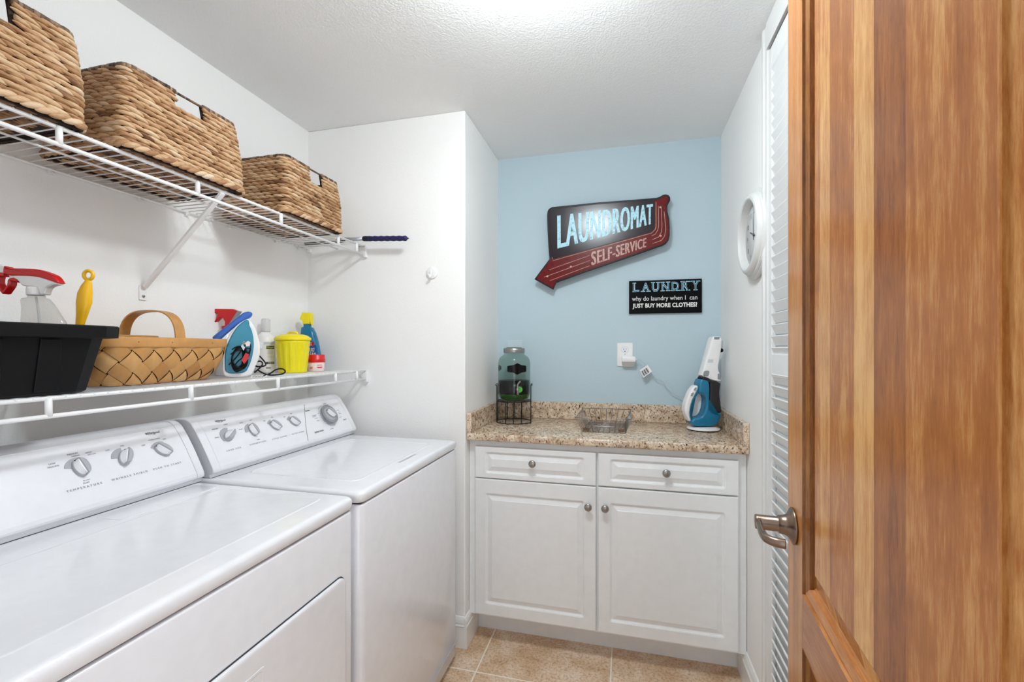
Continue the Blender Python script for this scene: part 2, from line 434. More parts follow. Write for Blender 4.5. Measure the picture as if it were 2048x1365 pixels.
# baseboards with a moulded top
def baseboard(name, p0, p1, nrm):
    d = Vector((p1[0]-p0[0], p1[1]-p0[1], 0)); L = d.length; d.normalize(); n = Vector((nrm[0], nrm[1], 0))
    prof = [(0, 0), (.013, 0), (.013, .088), (.015, .094), (.011, .1), (.012, .106), (.009, .118), (.004, .128), (0, .13)]
    rr = []
    for q in (0, L):
        rr.append([Vector((p0[0], p0[1], 0))+d*q+n*a+Vector((0, 0, z)) for a, z in prof])
    return struct(keep_origin(MB().rings(rr)).build(name, 'trim'))
baseboard('baseboard_niche', (XJ, YJ-.0135), (XJ, 1.95), (1, 0))
baseboard('baseboard_corner', (XJ-.4, YJ), (XJ-.0004, YJ), (0, -1))
baseboard('baseboard_right', (XR, 1.6), (XR, 1.95), (-1, 0))

# closet opening on the right wall: casing and a louvred bifold door
def closet():
    c = keep_origin(MB())
    prof = [(0, 0), (.019, 0), (.019, .012), (.015, .02), (.015, .04), (.010, .048), (0, .05)]
    c.rings([[(XR-a, 1.602-w, z) for a, w in prof] for z in (0, H)])
    c.box(XR-.019, XR, .3, 1.556, 2.216, H)
    struct(c.build('trim_1', 'casing'))
    r = keep_origin(MB()); y1 = 1.550; y0 = .62; x0, x1 = XR-.014, XR-.001
    sw = .032
    r.box(x0, x1, y1-sw, y1, .02, 2.205, .002); r.box(x0, x1, y0, y0+sw, .02, 2.205, .002)
    for a, b in ((.02, .16), (1.193, 1.262), (2.13, 2.205)): r.box(x0, x1, y0+sw, y1-sw, a, b, .002)
    d = struct(r.build('door_2', 'louver'))
    l = keep_origin(MB())
    for a, b in ((.16, 1.193), (1.262, 2.13)):
        n = int((b-a)/.0345)
        for k in range(n+1):
            z = a+.006+(b-a-.012)*k/n
            l.box(-.0160, .0160, y0+sw-.0002, y1-sw+.0002, -.0025, .0025, .001, 1, X=T(XR-.0075, 0, z) @ Matrix.Rotation(math.radians(67), 4, 'Y'))
    l.build('louvre_slats', 'louver', d)
    g = keep_origin(MB()); g.box(XR-.010, XR-.0005, y0, y1, 2.2055, 2.2155); g.build('track_gap', 'gapdark', d)
    g = keep_origin(MB()); g.box(XR-.0012, XR-.0004, y0+sw, y1-sw, .16, 2.13); g.build('backing', 'louver', d)
closet()

# ------------------------------------------------------------------ wooden door, swung open against the right wall
def wooden_door():
    rz = math.atan2(-.9951, -.0984)
    d = bpy.data.objects.new('door_1', None); COL.objects.link(d); d.location = (.2918, .9218, 0); d.rotation_euler = (0, 0, rz)
    W[d] = T(.2918, .9218, 0) @ rotz(rz); struct(d)
    th = .036; w = .72; st = .098
    def part(name, m, *b, bev=.0006):
        return keep_origin(MB().box(*b, bev, 1)).build(name, m, d, True)
    part('stile', 'woodstile', 0, st, 0, th, .01, 2.03); part('stile', 'woodstile', w-st, w, 0, th, .01, 2.03)
    rails = ((.01, .22), (.790, .877), (1.93, 2.03))
    for a, b in rails: part('rail', 'woodrail', st, w-st, 0, th, a, b)
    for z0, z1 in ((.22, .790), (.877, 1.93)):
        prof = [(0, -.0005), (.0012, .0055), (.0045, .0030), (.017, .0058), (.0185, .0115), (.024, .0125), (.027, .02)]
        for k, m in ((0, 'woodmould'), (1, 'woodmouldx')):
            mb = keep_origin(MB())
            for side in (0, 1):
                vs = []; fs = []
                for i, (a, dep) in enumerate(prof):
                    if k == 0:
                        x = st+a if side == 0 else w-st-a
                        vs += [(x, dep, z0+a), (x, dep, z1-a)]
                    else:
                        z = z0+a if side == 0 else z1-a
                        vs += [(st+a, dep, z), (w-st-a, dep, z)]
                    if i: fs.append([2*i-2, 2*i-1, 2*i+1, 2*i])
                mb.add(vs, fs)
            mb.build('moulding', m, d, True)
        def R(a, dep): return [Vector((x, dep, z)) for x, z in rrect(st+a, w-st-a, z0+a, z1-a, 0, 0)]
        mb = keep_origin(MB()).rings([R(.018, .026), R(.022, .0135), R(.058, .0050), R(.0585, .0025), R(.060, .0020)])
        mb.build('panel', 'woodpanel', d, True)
    h = bpy.data.objects.new('door_handle', None); COL.objects.link(h); h.parent = d; h.location = (.0433, 0, .9685)
    W[h] = W[d] @ T(.0433, 0, .9685)
    RX = Matrix.Rotation(PI/2, 4, 'X')          # lathe axis towards the room
    MB().lathe([(0, 0), (.030, 0), (.0315, .002), (.031, .004), (.026, .0065), (.019, .011), (.0165, .016), (.0155, .024), (.0135, .0245), (.0128, .0255), (.0128, .058), (.012, .0605), (0, .061)], 36, X=RX).build('rose', 'bronze', h, True)
    pts = bez([(-.004, -.0545, 0), (.014, -.056, 0), (.035, -.0575, 0), (.058, -.058, 0), (.075, -.055, 0), (.086, -.044, 0), (.089, -.031, 0)], 5)
    mb = MB(); n = len(pts); rr = []
    for i, p in enumerate(pts):
        q = (pts[min(i+1, n-1)]-pts[max(i-1, 0)]).normalized(); t = Vector((q.y, -q.x, 0))
        k = i/(n-1); hz = .0118-.0048*min(k*3.5, 1)+.0008*k; ht = .0045+.0028*k
        rr.append([p+t*ht*math.cos(2*PI*j/14)+Vector((0, 0, hz*math.sin(2*PI*j/14))) for j in range(14)])
    mb.rings(rr, smooth=True).build('lever', 'bronze', h, True)
    MB().lathe([(0, 0), (.002, 0), (.002, .0006), (0, .0006)], 10, X=T(.001, -.032, -.0124) @ Matrix.Rotation(PI, 4, 'X')).build('set_screw', 'blackgloss', h, True)
wooden_door()

# ------------------------------------------------------------------ ceiling light
def ceiling_light():
    t = thing('ceiling_light', 'round white glass ceiling light glowing at the top of the room', 'light', (-.206, 1.01, H))
    X = Matrix.Rotation(PI, 4, 'X')
    MB().lathe([(0, 0), (.130, 0), (.133, .004), (.130, .02), (.122, .024), (0, .024)], 40, X=X).build('base', 'whiteplast', t, True)
    m, nt, b = _new('glowing_glass'); b.inputs['Base Color'].default_value = (.9, .9, .9, 1)
    b.inputs['Emission Color'].default_value = (.87, .965, 1, 1); b.inputs['Emission Strength'].default_value = LAMP
    MB().lathe([(.108, .024), (.118, .048), (.116, .070), (.100, .090), (.064, .102), (.030, .106), (0, .107)], 40, X=X).build('dome', m, t, True)
LAMP = 74.
ceiling_light()

# ------------------------------------------------------------------ washer and dryer
CPROF = [(-1.345, .9015), (-1.1665, .9015), (-1.167, .9095), (-1.1562, .9165), (-1.1548, .9215), (-1.1562, .930), (-1.174, .962), (-1.195, .9985), (-1.2175, .034+.9985), (-1.2345, 1.0545), (-1.2375, 1.0575), (-1.2375, 1.0585),
         (-1.2475, 1.0655), (-1.262, 1.0702), (-1.285, 1.0705), (-1.345, 1.062)]
PA = Vector((-1.1562, 0, .930)); PU = Vector((-.553, 0, .833)); PN = Vector((.833, 0, .553))
_SO = [((x-PA.x)*PU.x+(z-PA.z)*PU.z, (x-PA.x)*PN.x+(z-PA.z)*PN.z) for x, z in CPROF[5:12]]
def bulge(s):
    for (a, oa), (b, ob) in zip(_SO, _SO[1:]):
        if a <= s <= b: return oa+(ob-oa)*(s-a)/(b-a)+.0004
    return .0004 if s < 0 else _SO[-1][1]+.0004
def panel(y, s, lift=0.):
    o = PA+PU*s+PN*(bulge(s)+lift)
    X = Matrix(((0, PU.x, PN.x, o.x), (1, 0, 0, y), (0, PU.z, PN.z, o.z), (0, 0, 0, 1)))
    return X
def lens(L, w, n=10):
    """pointed oval outline"""
    up = [(-L+2*L*i/n, w*math.sin(PI*i/n)**.8) for i in range(n+1)]
    return up+[(x, -z) for x, z in up[-2:0:-1]]
def knob(parent, y, s, ang, name='knob', flange=(35, 165), k=1.):
    """selector: grey crescent blade with a white sloping face on its left, on a grey fan shaped skirt"""
    mb = MB(panel(y, s)); a0, a1 = flange
    fl = [(0, 0)]+[(.0270*k*math.cos(math.radians(a0+(a1-a0)*i/16)), .0270*k*math.sin(math.radians(a0+(a1-a0)*i/16))) for i in range(17)]
    mb.rings([[Vector((x, z, h)) for x, z in fl] for h in (0, .0012)])
    X = panel(y, s) @ Matrix.Rotation(math.radians(ang), 4, 'Z')
    mb.X = X
    L = .0215*k; n = 12
    def arc(w, Lk=1.): return [(w*math.sin(PI*i/n), L*Lk*math.cos(PI*i/n)) for i in range(n+1)]
    def moon(w0, w1, Lk=1.): return arc(w1*k, Lk)+arc(w0*k, Lk)[-2:0:-1]
    mb.rings([[Vector((x, z, h*k)) for x, z in moon(w0, w1, q)] for h, w0, w1, q in ((.0005, -.0125, .0160, 1.), (.006, -.0125, .0158, 1.), (.0061, -.002, .0155, 1.), (.0165, .0005, .0120, .97), (.0185, .0015, .0080, .93))])
    o = mb.build(name, 'knobgrey', parent)
    c = MB(X)
    c.rings([[Vector((x, z, h*k)) for x, z in r] for h, r in ((.0066, moon(-.0112, -.0015, .92)), (.0074, moon(-.0104, -.0012, .90)), (.0150, moon(-.0022, .0004, .86)), (.0152, moon(-.0010, .0003, .84)))])
    c.build('knob_face', 'knobwhite', o)
    c = MB(X); c.box(-.0042*k, -.0014*k, .0125*k, .0195*k, .0060*k, .0088*k); c.build('pointer', 'ink', o)
    return o
def word(parent, txt, y, s, w, m='print', h=None, spacing=1.6, bold=0., rot=0., shear=0.):
    mb = MB(); text_fit(mb, txt, w, h, panel(y, s, .0003) @ Matrix.Rotation(rot, 4, 'Z'), bold, spacing, .0003, shear)
    return mb.build('lettering', m, parent)
def logo(parent, y, s):
    mb = MB(); text_fit(mb, 'Whirlpool', .036, .0085, panel(y, s, .0003), .01, 1., .0003, .25)
    X = panel(y, s, .0003); pts = []
    for i in range(40):
        t = math.radians(-200+330*i/39); pts.append(X @ Vector((-.007+.0125*math.cos(t), .0035*math.sin(t)-.0005+.0025*math.cos(t)*-1, 0)))
    mb.tube(pts, .00035, 4); return mb.build('lettering', 'printdark', parent)

def shell(mb, x0, x1, y0, y1, z0, z1, r, bev):
    rr = []
    for z, a in ((z0, bev), (z0+bev*.3, bev*.3), (z0+bev, 0), (z1-bev, 0), (z1-bev*.6, bev*.12), (z1-bev*.25, bev*.4), (z1-bev*.05, bev*.8), (z1, bev*1.4)):
        rr.append([Vector((x, y, z)) for x, y in rrect(x0+a, x1-a, y0+a, y1-a, r, 6)])
    return mb.rings(rr)
def console(t, y0, y1):
    c = MB()
    P = CPROF
    c.rings([[Vector((x, y, z)) for x, z in P] for y in (y0+.024, y1-.024)])
    cn = c.build('console', 'console', t); smooth_angle(cn, 18)
    MB().box(-1.34, -1.1650, y0+.004, y1-.004, .9004, .9018).build('console_seam', 'gapdark', t)
    for a, b in ((y0, y0+.0232), (y1-.0232, y1)):
        q = MB(); cx, cz = -1.26, .98
        rr = []
        far, near = (a, b) if a == y0 else (b, a)
        for y, k in ((near, 1.006), (far+(near-far)*.35, 1.006), (far+(near-far)*.1, 1.0), (far, .975)):
            rr.append([Vector((cx+(x-cx)*k, y, max(.9015, cz+(z-cz)*k))) for x, z in P])
        q.rings(rr); smooth_angle(q.build('console_end_cap', 'console', t), 30)
    return cn
def machine(name, label, cat, y0, y1, x1):
    t = thing(name, label, cat, ((x1-1.36)/2, (y0+y1)/2, 0))
    x0 = -1.36
    smooth_angle(shell(MB(), x0, x1-.002, y0+.002, y1-.002, .028, .8655, .022, .004).build('cabinet_body', 'enamel', t), 30)
    smooth_angle(shell(MB(), x0, x1, y0, y1, .8685, .9005, .022, .010).build('top', 'enamel', t), 30)
    MB().box(x0+.02, x1-.012, y0+.012, y1-.012, .862, .872).build('seam', 'gapdark', t)
    for sx in (x0+.06, x1-.06):
        for sy in (y0+.06, y1-.06): MB().lathe([(.018, 0), (.02, .006), (.02, .012), (.008, .014), (.008, .03)], 16, X=T(sx, sy, 0)).build('foot', 'black', t)
    return t
w = machine('washing_machine', 'white top loading washing machine beside the corner wall with a big round dial', 'washing machine', 1.037, 1.731, -.667)
console(w, 1.045, 1.757)
q = MB(); q.rings([[Vector((x, y, z)) for x, y in rrect(-1.115+a, -.735-a, 1.120+a, 1.640-a, .025, 6)] for z, a in ((.9003, 0), (.9012, .0012), (.9022, .002), (.9024, .0045), (.9017, .008), (.9017, .012))])
lid = q.build('lid', 'enamel', w); smooth_angle(lid, 40)
MB().box(-.728, -.7195, 1.345, 1.465, .8998, .9008).build('lid_grip', 'knobgrey', w)
MB().box(-.669, -.6655, 1.045, 1.723, .0795, .0808).build('kick_seam', 'knobgrey', w)
for y, s, a, f in ((1.137, .088, -58, (70, 215)), (1.229, .087, 8, (95, 185)), (1.325, .086, 38, (100, 150)), (1.418, .085, 38, (100, 150))): knob(w, y, s, a, flange=f)
# cycle dial
X = panel(1.612, .080)
d = MB(X).lathe([(0, 0), (.040, 0), (.0405, .0015), (.039, .004), (.034, .0055), (.0335, .012), (.030, .016), (.022, .0165), (0, .0165)], 44).build('cycle_dial', 'knobgrey', w)
MB(X).lathe([(.0405, .0005), (.0425, .0005), (.0425, .0018), (.0405, .0018)], 44).build('dial_ring', 'greybtn', d)
knob(d, 1.612, .080, 36, 'dial_grip', (100, 104), 1.12)
for q in list(d.children): q.location += W[d].to_3x3().inverted() @ (PN*.0135)
tk = MB(X)
for i in range(34):
    a = math.radians(10.6*i)
    tk.box(.0445, .0475 if i % 3 else .050, -.0005, .0005, .0, .0006, X=Matrix.Rotation(a, 4, 'Z'))
tk.build('dial_marks', 'print', w)
fine = None
for y, s, L in ((1.540, .093, .026), (1.536, .088, .02), (1.542, .08, .018), (1.545, .068, .014), (1.690, .093, .018), (1.694, .084, .015), (1.692, .076, .017), (1.685, .060, .014), (1.600, .021, .022), (1.635, .135, .02), (1.645, .128, .014)):
    MB().box(-L/2, L/2, -.0008, .0008, 0, .0003, X=panel(y, s, .0002)).build('fine_print', 'print', w)

word(w, 'NORMAL', 1.518, .118, .026, 'printdark', None, 1., .01); word(w, 'SUPER WASH', 1.524, .024, .052, 'printdark', None, 1., .01); word(w, 'HEAVY', 1.706, .045, .024, 'print', None, 1., .01)
dv = MB(); dv.tube([panel(1.446+.076*(i/12)**1.0-.012*math.sin(PI*i/12)*.6, .001+.147*i/12, .0002) @ Vector((0, 0, 0)) for i in range(13)], .0008, 5); dv.build('panel_groove', 'print', w)
word(w, 'LOAD SIZE', 1.135, .041, .052); word(w, 'TEMPERATURE', 1.229, .041, .068); word(w, 'CYCLE SIGNAL', 1.325, .040, .068); word(w, 'EXTRA RINSE', 1.416, .040, .062)
for y, s, tx, L in ((1.098, .09, 'SMALL', .014), (1.105, .118, 'MEDIUM', .02), (1.148, .127, 'LARGE', .014), (1.19, .10, 'WARM', .014), (1.205, .122, 'HOT', .012), (1.245, .125, 'COLD', .012), (1.236, .052, 'COLD', .012), (1.296, .112, 'OFF', .009), (1.335, .12, 'ON', .008), (1.39, .112, 'OFF', .009), (1.428, .12, 'ON', .008)):
    word(w, tx, y, s, L, 'print', None, 1.)
logo(w, 1.139, .142)

d = machine('clothes_dryer', 'white front loading clothes dryer nearest the camera with three grey knobs', 'clothes dryer', .322, 1.016, -.670)
console(d, .318, 1.018)
smooth_angle(MB().rings([[Vector((x, y, z)) for x, y in rrect(-1.150+a, -1.072-a, .742+a, .985-a, .008, 4)] for z, a in ((.9, 0), (.9016, .0006), (.9022, .0025))]).build('lint_lid', 'enamel', d), 40)
smooth_angle(MB().rings([[Vector((x, y, z)) for x, y in rrect(-1.056+a, -.735-a, .365+a, .980-a, .02, 5)] for z, a in ((.9, 0), (.9012, .003), (.9013, .006), (.9009, .010))]).build('raised_top', 'enamel', d), 40)
def front(a, x, r=.022): return [Vector((x, y, z)) for y, z in rrect(.37+a, .968-a, .13+a, .7205-a, r, 6)]
g = MB(); g.rings([front(-.0035, -.6715, .026), front(-.0035, -.6712, .026)]); g.build('door_gap', 'gapdark', d)
dd = MB(); dd.rings([front(0, -.672), front(0, -.6668), front(.0015, -.6648), front(.006, -.6640, .018), front(.012, -.6640, .014)])
dd = dd.build('door', 'enamel', d); smooth_angle(dd, 40)
lb = MB(); lb.rings([[Vector((x, y, z)) for y, z in rrect(.575+a, .7105-a, .575+a, .677-a, .006, 3)] for x, a in ((-.6645, 0), (-.6630, .001), (-.6630, .006), (-.6638, .007), (-.6638, .009))])
lb.build('door_grip', 'enamel', dd)
for y, s, a, f in ((.744, .088, 8, (40, 165)), (.838, .090, -26, (85, 170)), (.930, .087, 38, (60, 150))): knob(d, y, s, a, flange=f)
word(d, 'TEMPERATURE', .740, .042, .068); word(d, 'WRINKLE SHIELD', .835, .042, .082); word(d, 'PUSH TO START', .928, .042, .074)
for y, s, tx, L in ((.702, .112, 'LOW', .012), (.702, .105, 'DELICATE', .02), (.744, .126, 'MEDIUM', .02), (.748, .120, 'CASUAL', .016), (.774, .122, 'HIGH', .012), (.778, .116, 'COTTON', .016), (.748, .057, 'AIR ONLY', .014), (.746, .051, 'FLUFF', .012), (.812, .118, 'OFF', .009), (.846, .122, 'ON', .008), (.893, .112, 'OFF', .009), (.925, .123, 'WRINKLE SHIELD', .03), (.95, .118, 'ON', .008)):
    word(d, tx, y, s, L, 'print', None, 1.)
logo(d, .931, .142)

# ------------------------------------------------------------------ niche cabinet and granite worktop
def routed(name, parent, x0, x1, z0, z1, ix, iz0, iz1, yf=1.838, th=.0185):
    def R(y, a, r, bx=0, b0=0, b1=0): return [Vector((x, y, z)) for x, z in rrect(x0+bx+a, x1-bx-a, z0+b0+a, z1-b1-a, r, 5)]
    k = (ix, iz0, iz1)
    mb = MB().rings([R(yf+th, 0, .001), R(yf+.004, 0, .001), R(yf+.001, .0012, .001), R(yf, .004, .001),
                     R(yf, 0, .010, *k), R(yf+.0012, .0012, .010, *k), R(yf+.0015, .003, .009, *k), R(yf+.0045, .0048, .008, *k), R(yf+.0065, .0085, .006, *k), R(yf+.0068, .0105, .005, *k), R(yf+.0015, .0285, .001, *k), R(yf+.0006, .0295, .001, *k), R(yf+.0006, .031, .001, *k)])
    o = mb.build(name, 'cab', parent); return o
def pull(parent, x, z, y=1.838):
    X = T(x, y, z) @ Matrix.Rotation(PI/2, 4, 'X')
    return MB().lathe([(.007, 0), (.0065, .003), (.005, .008), (.006, .014), (.0125, .018), (.0155, .0215), (.0150, .0245), (.010, .0275), (0, .0285)], 28, X=X).build('knob', 'steel', parent)
c = thing('base_cabinet', 'white two door base cabinet with two drawers under the granite worktop', 'cabinet', (-.105, 2.1, 0))
MB().box(-.6605, .4485, 1.857, 2.327, .118, .8815, .001, 1).build('carcass', 'cab', c)
MB().box(-.6605, .4485, 1.957, 1.975, 0, .118).build('toe_kick', 'cab', c)
dr1 = routed('drawer', c, -.628, -.1120, .7205, .855, .046, .021, .021); pull(dr1, -.3714, .799)
dr2 = routed('drawer', c, -.1035, .4175, .7225, .855, .046, .021, .021); pull(dr2, .157, .796)
do1 = routed('door', c, -.628, -.1120, .131, .7165, .046, .048, .060); pull(do1, -.142, .639)
do2 = routed('door', c, -.1035, .4160, .131, .7170, .046, .048, .060); pull(do2, -.0753, .639)
g = thing('worktop', 'speckled beige granite worktop with low backsplash in the niche', 'worktop', (-.105, 2.07, .883))
smooth_angle(MB().box(-.6610, .4490, 1.820, 2.3285, .883, .913, .006, 3).build('slab', 'granite', g), 40)
MB().box(-.6610, .4490, 2.3080, 2.3285, .9132, 1.0000, .0015, 1).build('backsplash', 'granite', g)
MB().box(-.6610, -.6410, 1.8225, 2.3078, .9132, 1.0000, .0015, 1).build('side_splash', 'granite', g)
MB().box(.4290, .4490, 1.8225, 2.3078, .9132, 1.0000, .0015, 1).build('side_splash', 'granite', g)

# ------------------------------------------------------------------ wire shelves
def wire_shelf(name, label, zt, zl, xf, mid, clips, ribs, brace=None):
    t = thing(name, label, 'shelf', (-1.29, 1.02, zt), group='wire shelves on the left wall')
    y0, y1 = .22, 1.788; xb = -1.434
    MB().tube([(xb, y0, zt-.004), (xb, y1, zt-.004)], .0032, 8).build('back_rail', 'wire', t)
    MB().tube([(xf, y0, zt-.005), (xf, y1, zt-.005)], .0046, 10).build('front_rail', 'wire', t)
    MB().tube([(xf+.004, y0, zl), (xf+.004, y1, zl)], .0048, 10).build('lip_rail', 'wire', t)
    for x in mid: MB().tube([(x, y0, zt-.0065), (x, 1.8055, zt-.0065)], .0028, 8).build('middle_rail', 'wire', t)
    n = int((y1-y0)/.0262); proto = None
    for i in range(n):
        y = y0+.013+.0262*i
        if proto is None:
            proto = MB().tube([(xb, y, zt-.0018), (xf-.004, y, zt-.0018), (xf+.002, y, zt-.0014), (xf+.005, y, zt-.004)], .0017, 6).build('deck_wire', 'wire', t)
        else:
            q = proto.copy(); COL.objects.link(q); q.location.y = proto.location.y+.0262*i
    for y in ribs: MB().tube([(xf+.003, y, zt-.004), (xf+.004, y, zl)], .0062, 10).build('lip_post', 'wire', t)
    for y in clips:
        b = MB().box(XL+.0005, XL+.012, y-.006, y+.006, zt-.016, zt+.001, .002); b.tube([(XL+.012, y, zt-.011), (XL+.014, y, zt-.011)], .003, 8); b.build('wall_clip', 'whiteplast', t)
    e = MB(); e.prism([(xf-.035, zt-.012), (xf-.030, zt+.001), (xf+.012, zt+.001), (xf+.016, zl-.012), (xf+.006, zl-.014)], 1.789, 1.8055, .0015, 1)
    e = e.build('end_bracket', 'whiteplast', t)
    sc_ = MB()
    for k in range(3): sc_.lathe([(0, 0), (.003, 0), (.0028, .0012), (0, .0014)], 10, X=T(xf-.016+.010*k, 1.7888, zt-.006) @ Matrix.Rotation(PI/2, 4, 'X'))
    sc_.build('screw', 'steel', e)
    MB().box(xb-.006, xb+.012, 1.790, 1.8055, zt-.018, zt, .002).build('end_bracket', 'whiteplast', t)
    if brace:
        y, zf = brace
        p = MB(); a = Vector((xf+.004, y, zt-.012)); b_ = Vector((XL+.012, y, zf+.02))
        dirv = (b_-a).normalized(); side = Vector((0, 1, 0)); nn = dirv.cross(side)
        p.rings([[q+side*sx*.0075+nn*sz*.006 for sx, sz in ((-1, -.6), (-.6, -1), (.6, -1), (1, -.6), (1, .6), (.6, 1), (-.6, 1), (-1, .6))] for q in (a, b_)])
        pr = p.build('support_brace', 'wire', t)
        pl = MB().prism([(y+u_, v_) for u_, v_ in rrect(-.0115, .0115, zf-.022, zf+.024, .004, 4)], 0, .004, .0006, 1, X=Matrix(((0, -1, 0, XL+.0045), (1, 0, 0, 0), (0, 0, 1, 0), (0, 0, 0, 1)))).build('wall_plate', 'whiteplast', pr)
        MB().lathe([(0, 0), (.0045, 0), (.004, .0022), (0, .0026)], 12, X=T(XL+.0045, y, zf-.010) @ Matrix.Rotation(PI/2, 4, 'Y')).build('screw', 'steel', pl)
    return t
RIBS = (.3655, .6713, .9821, 1.2900, 1.6060, 1.735)
wire_shelf('wire_shelf', 'upper white wire shelf under the three big wicker baskets', 1.7445, 1.703, -1.143, (-1.285,), (.53, .83, 1.05, 1.20, 1.37, 1.60, 1.74), RIBS, (1.060, 1.4500))
wire_shelf('wire_shelf', 'lower white wire shelf holding cleaning supplies above the washer and dryer', 1.1820, 1.141, -1.137, (-1.285,), (.58, 1.05, 1.5), (.3455, .6500, .9570, 1.2690, 1.5790, 1.727))

# ------------------------------------------------------------------ big water hyacinth baskets on the upper shelf
def per(s, x0, x1, y0, y1, r):
    """point and outward normal on a rounded rectangle, s starting on the room side (x1) and running to +y"""
    a = y1-y0-2*r; b = x1-x0-2*r; c = PI*r/2; tot = 2*(a+b)+4*c
    s %= tot
    for k, (seg, cx, cy, ang) in enumerate(((a, x1, y0+r, 0), (b, x1-r, y1, 90), (a, x0, y1-r, 180), (b, x0+r, y0, 270))):
        n = (math.cos(math.radians(ang)), math.sin(math.radians(ang))); t = (-n[1], n[0])
        if s <= seg: return Vector((cx+t[0]*s, cy+t[1]*s, 0)), Vector((*n, 0))
        s -= seg
        if s <= c:
            ex, ey = cx+t[0]*seg-n[0]*r, cy+t[1]*seg-n[1]*r; th = math.radians(ang)+s/r
            return Vector((ex+r*math.cos(th), ey+r*math.sin(th), 0)), Vector((math.cos(th), math.sin(th), 0))
        s -= c
    return Vector((x1, y0+r, 0)), Vector((1, 0, 0))
def spindle(mb, f, sc_, hc, a, w, th, tilt, tint, m=6):
    """one tapering strand on the surface f(s, h) -> (point, normal)"""
    mb.tint = tint; vs = []; fs = []; q = 6
    for i in range(m+1):
        t = -1+2*i/m; rad = .22+.78*(1-abs(t)**2.4)
        for j in range(q):
            al = math.radians(-105+210*j/(q-1))
            p, n = f(sc_+a*t, hc+tilt*t*a+w*rad*math.sin(al))
            vs.append(p+n*(th*rad*math.cos(al)+.0006*(1-t*t)))
    for i in range(m):
        for j in range(q-1): fs.append([i*q+j, i*q+j+1, (i+1)*q+j+1, (i+1)*q+j])
    mb.add(vs, fs, True)
def wicker(label, x0, x1, y0, y1, z0, h, op, seed, tap=.012):
    rnd = random.Random(seed)
    cx, cy = (x0+x1)/2, (y0+y1)/2
    t = thing('wicker_basket', label, 'basket', (cx, cy, z0), group='woven storage baskets on the upper shelf')
    r = .020; P0 = 2*((y1-y0-2*r)+(x1-x0-2*r))+2*PI*r
    L = y1-y0-2*r; B = x1-x0-2*r; back0 = L+B+PI*r
    def inset(hh): return tap*max(min(hh/h, 1.05), 0)**1.3-.004*math.sin(PI*min(max(hh/h, 0), 1))
    def F(off=0., oa=None):
        def f(s, hh):
            i = inset(hh)-off
            X0, X1, Y0, Y1 = x0+i, x1-i, y0+i, y1-i
            rr = r; tot = 2*((Y1-Y0-2*rr)+(X1-X0-2*rr))+2*PI*rr
            p, n = per(s/P0*tot, X0, X1, Y0, Y1, rr)
            p.z = z0+hh; return p, n
        return f
    f = F()
    ya, yb, ho = op
    def in_op(s, hh):
        s %= P0
        if hh < ho: return None
        if ya-y0-r < s < yb-y0-r: return (ya-y0-r, yb-y0-r)
        b0 = back0+(y1-r-yb); b1 = back0+(y1-r-ya)
        if b0 < s < b1: return (b0, b1)
        return None
    # dark lining closes the weave, its colour painting gap shade; hand holes open
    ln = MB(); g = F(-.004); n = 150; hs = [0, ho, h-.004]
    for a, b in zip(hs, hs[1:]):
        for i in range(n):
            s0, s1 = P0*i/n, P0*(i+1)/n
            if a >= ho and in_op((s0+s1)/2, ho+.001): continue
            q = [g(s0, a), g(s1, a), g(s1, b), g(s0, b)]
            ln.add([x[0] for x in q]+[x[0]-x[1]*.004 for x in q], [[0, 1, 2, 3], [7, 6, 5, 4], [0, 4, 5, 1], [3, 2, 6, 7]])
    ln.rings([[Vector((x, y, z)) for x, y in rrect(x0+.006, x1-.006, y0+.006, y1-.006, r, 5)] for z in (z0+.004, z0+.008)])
    ln.build('shade_lining', 'hyacinthshade', t)
    wv = MB(); rows = 15; rh = (h-.020)/rows; per_row = int(P0/.0290); per_row += per_row % 2
    for k in range(rows):
        hc = .013+rh*(k+.5); ph = (k % 2)*.5+rnd.uniform(-.08, .08); rowt = rnd.gauss(.52, .05)
        for i in range(per_row):
            s = P0*(i+ph)/per_row+rnd.uniform(-.002, .002)
            o = in_op(s, hc)
            if o: continue
            tint = min(1, max(0, rnd.gauss(rowt, .11)))
            ff = f
            lim = None
            for ds in (-.016, .016):
                o = in_op(s+ds, hc)
                if o: lim = o[0] if ds > 0 else o[1]
            if lim is not None:
                sm = s % P0
                def ff(q, hh, lim=lim, lo=(sm < lim)): return f(min(q % P0, lim) if lo else max(q % P0, lim), hh)
            spindle(wv, ff, s, hc, P0/per_row*.80*rnd.uniform(.9, 1.12), rh*.455*rnd.uniform(.85, 1.12), .0076*rnd.uniform(.8, 1.15), -.16+rnd.uniform(-.05, .05), tint)
    # underside rows
    def bot(xx):
        return lambda s, hh: (Vector((xx+hh, y0+.01+s, z0+.0065)), Vector((0, 0, -1)))
    x = x0+.018
    while x < x1-.012:
        ph = rnd.random()*.03; s = ph
        while s < y1-y0-.03:
            spindle(wv, bot(x), s, 0, .022, .0072, .0045, .1, min(1, max(0, rnd.gauss(.36, .12))), 4); s += .034
        x += .0125
    wv.build('weave', 'hyacinth', t)
    # wrapped rim, thin over the hand holes
    rm = MB(); n = 130
    for i in range(n):
        s0, s1 = P0*(i-.1)/n, P0*(i+1.1)/n
        o = in_op((s0+s1)/2, h)
        pa, na = f(s0, h-.006); pb, nb = f(s1, h-.006)
        rm.tint = min(1, max(0, rnd.gauss(.28 if rnd.random() < .5 else .62, .15)))
        rr = .0032 if o else .0070*rnd.uniform(.9, 1.1)
        rm.tube([pa, pb], rr, 8)
    rm.build('rim', 'wrap', t)
    bd = MB(); n = int(P0/.021)
    for i in range(n):
        spindle(bd, F(.0045), P0*i/n, .0085, .019, .0072, .0062, .32, min(1, max(0, rnd.gauss(.5, .13))))
    bd.build('base_braid', 'hyacinth', t)
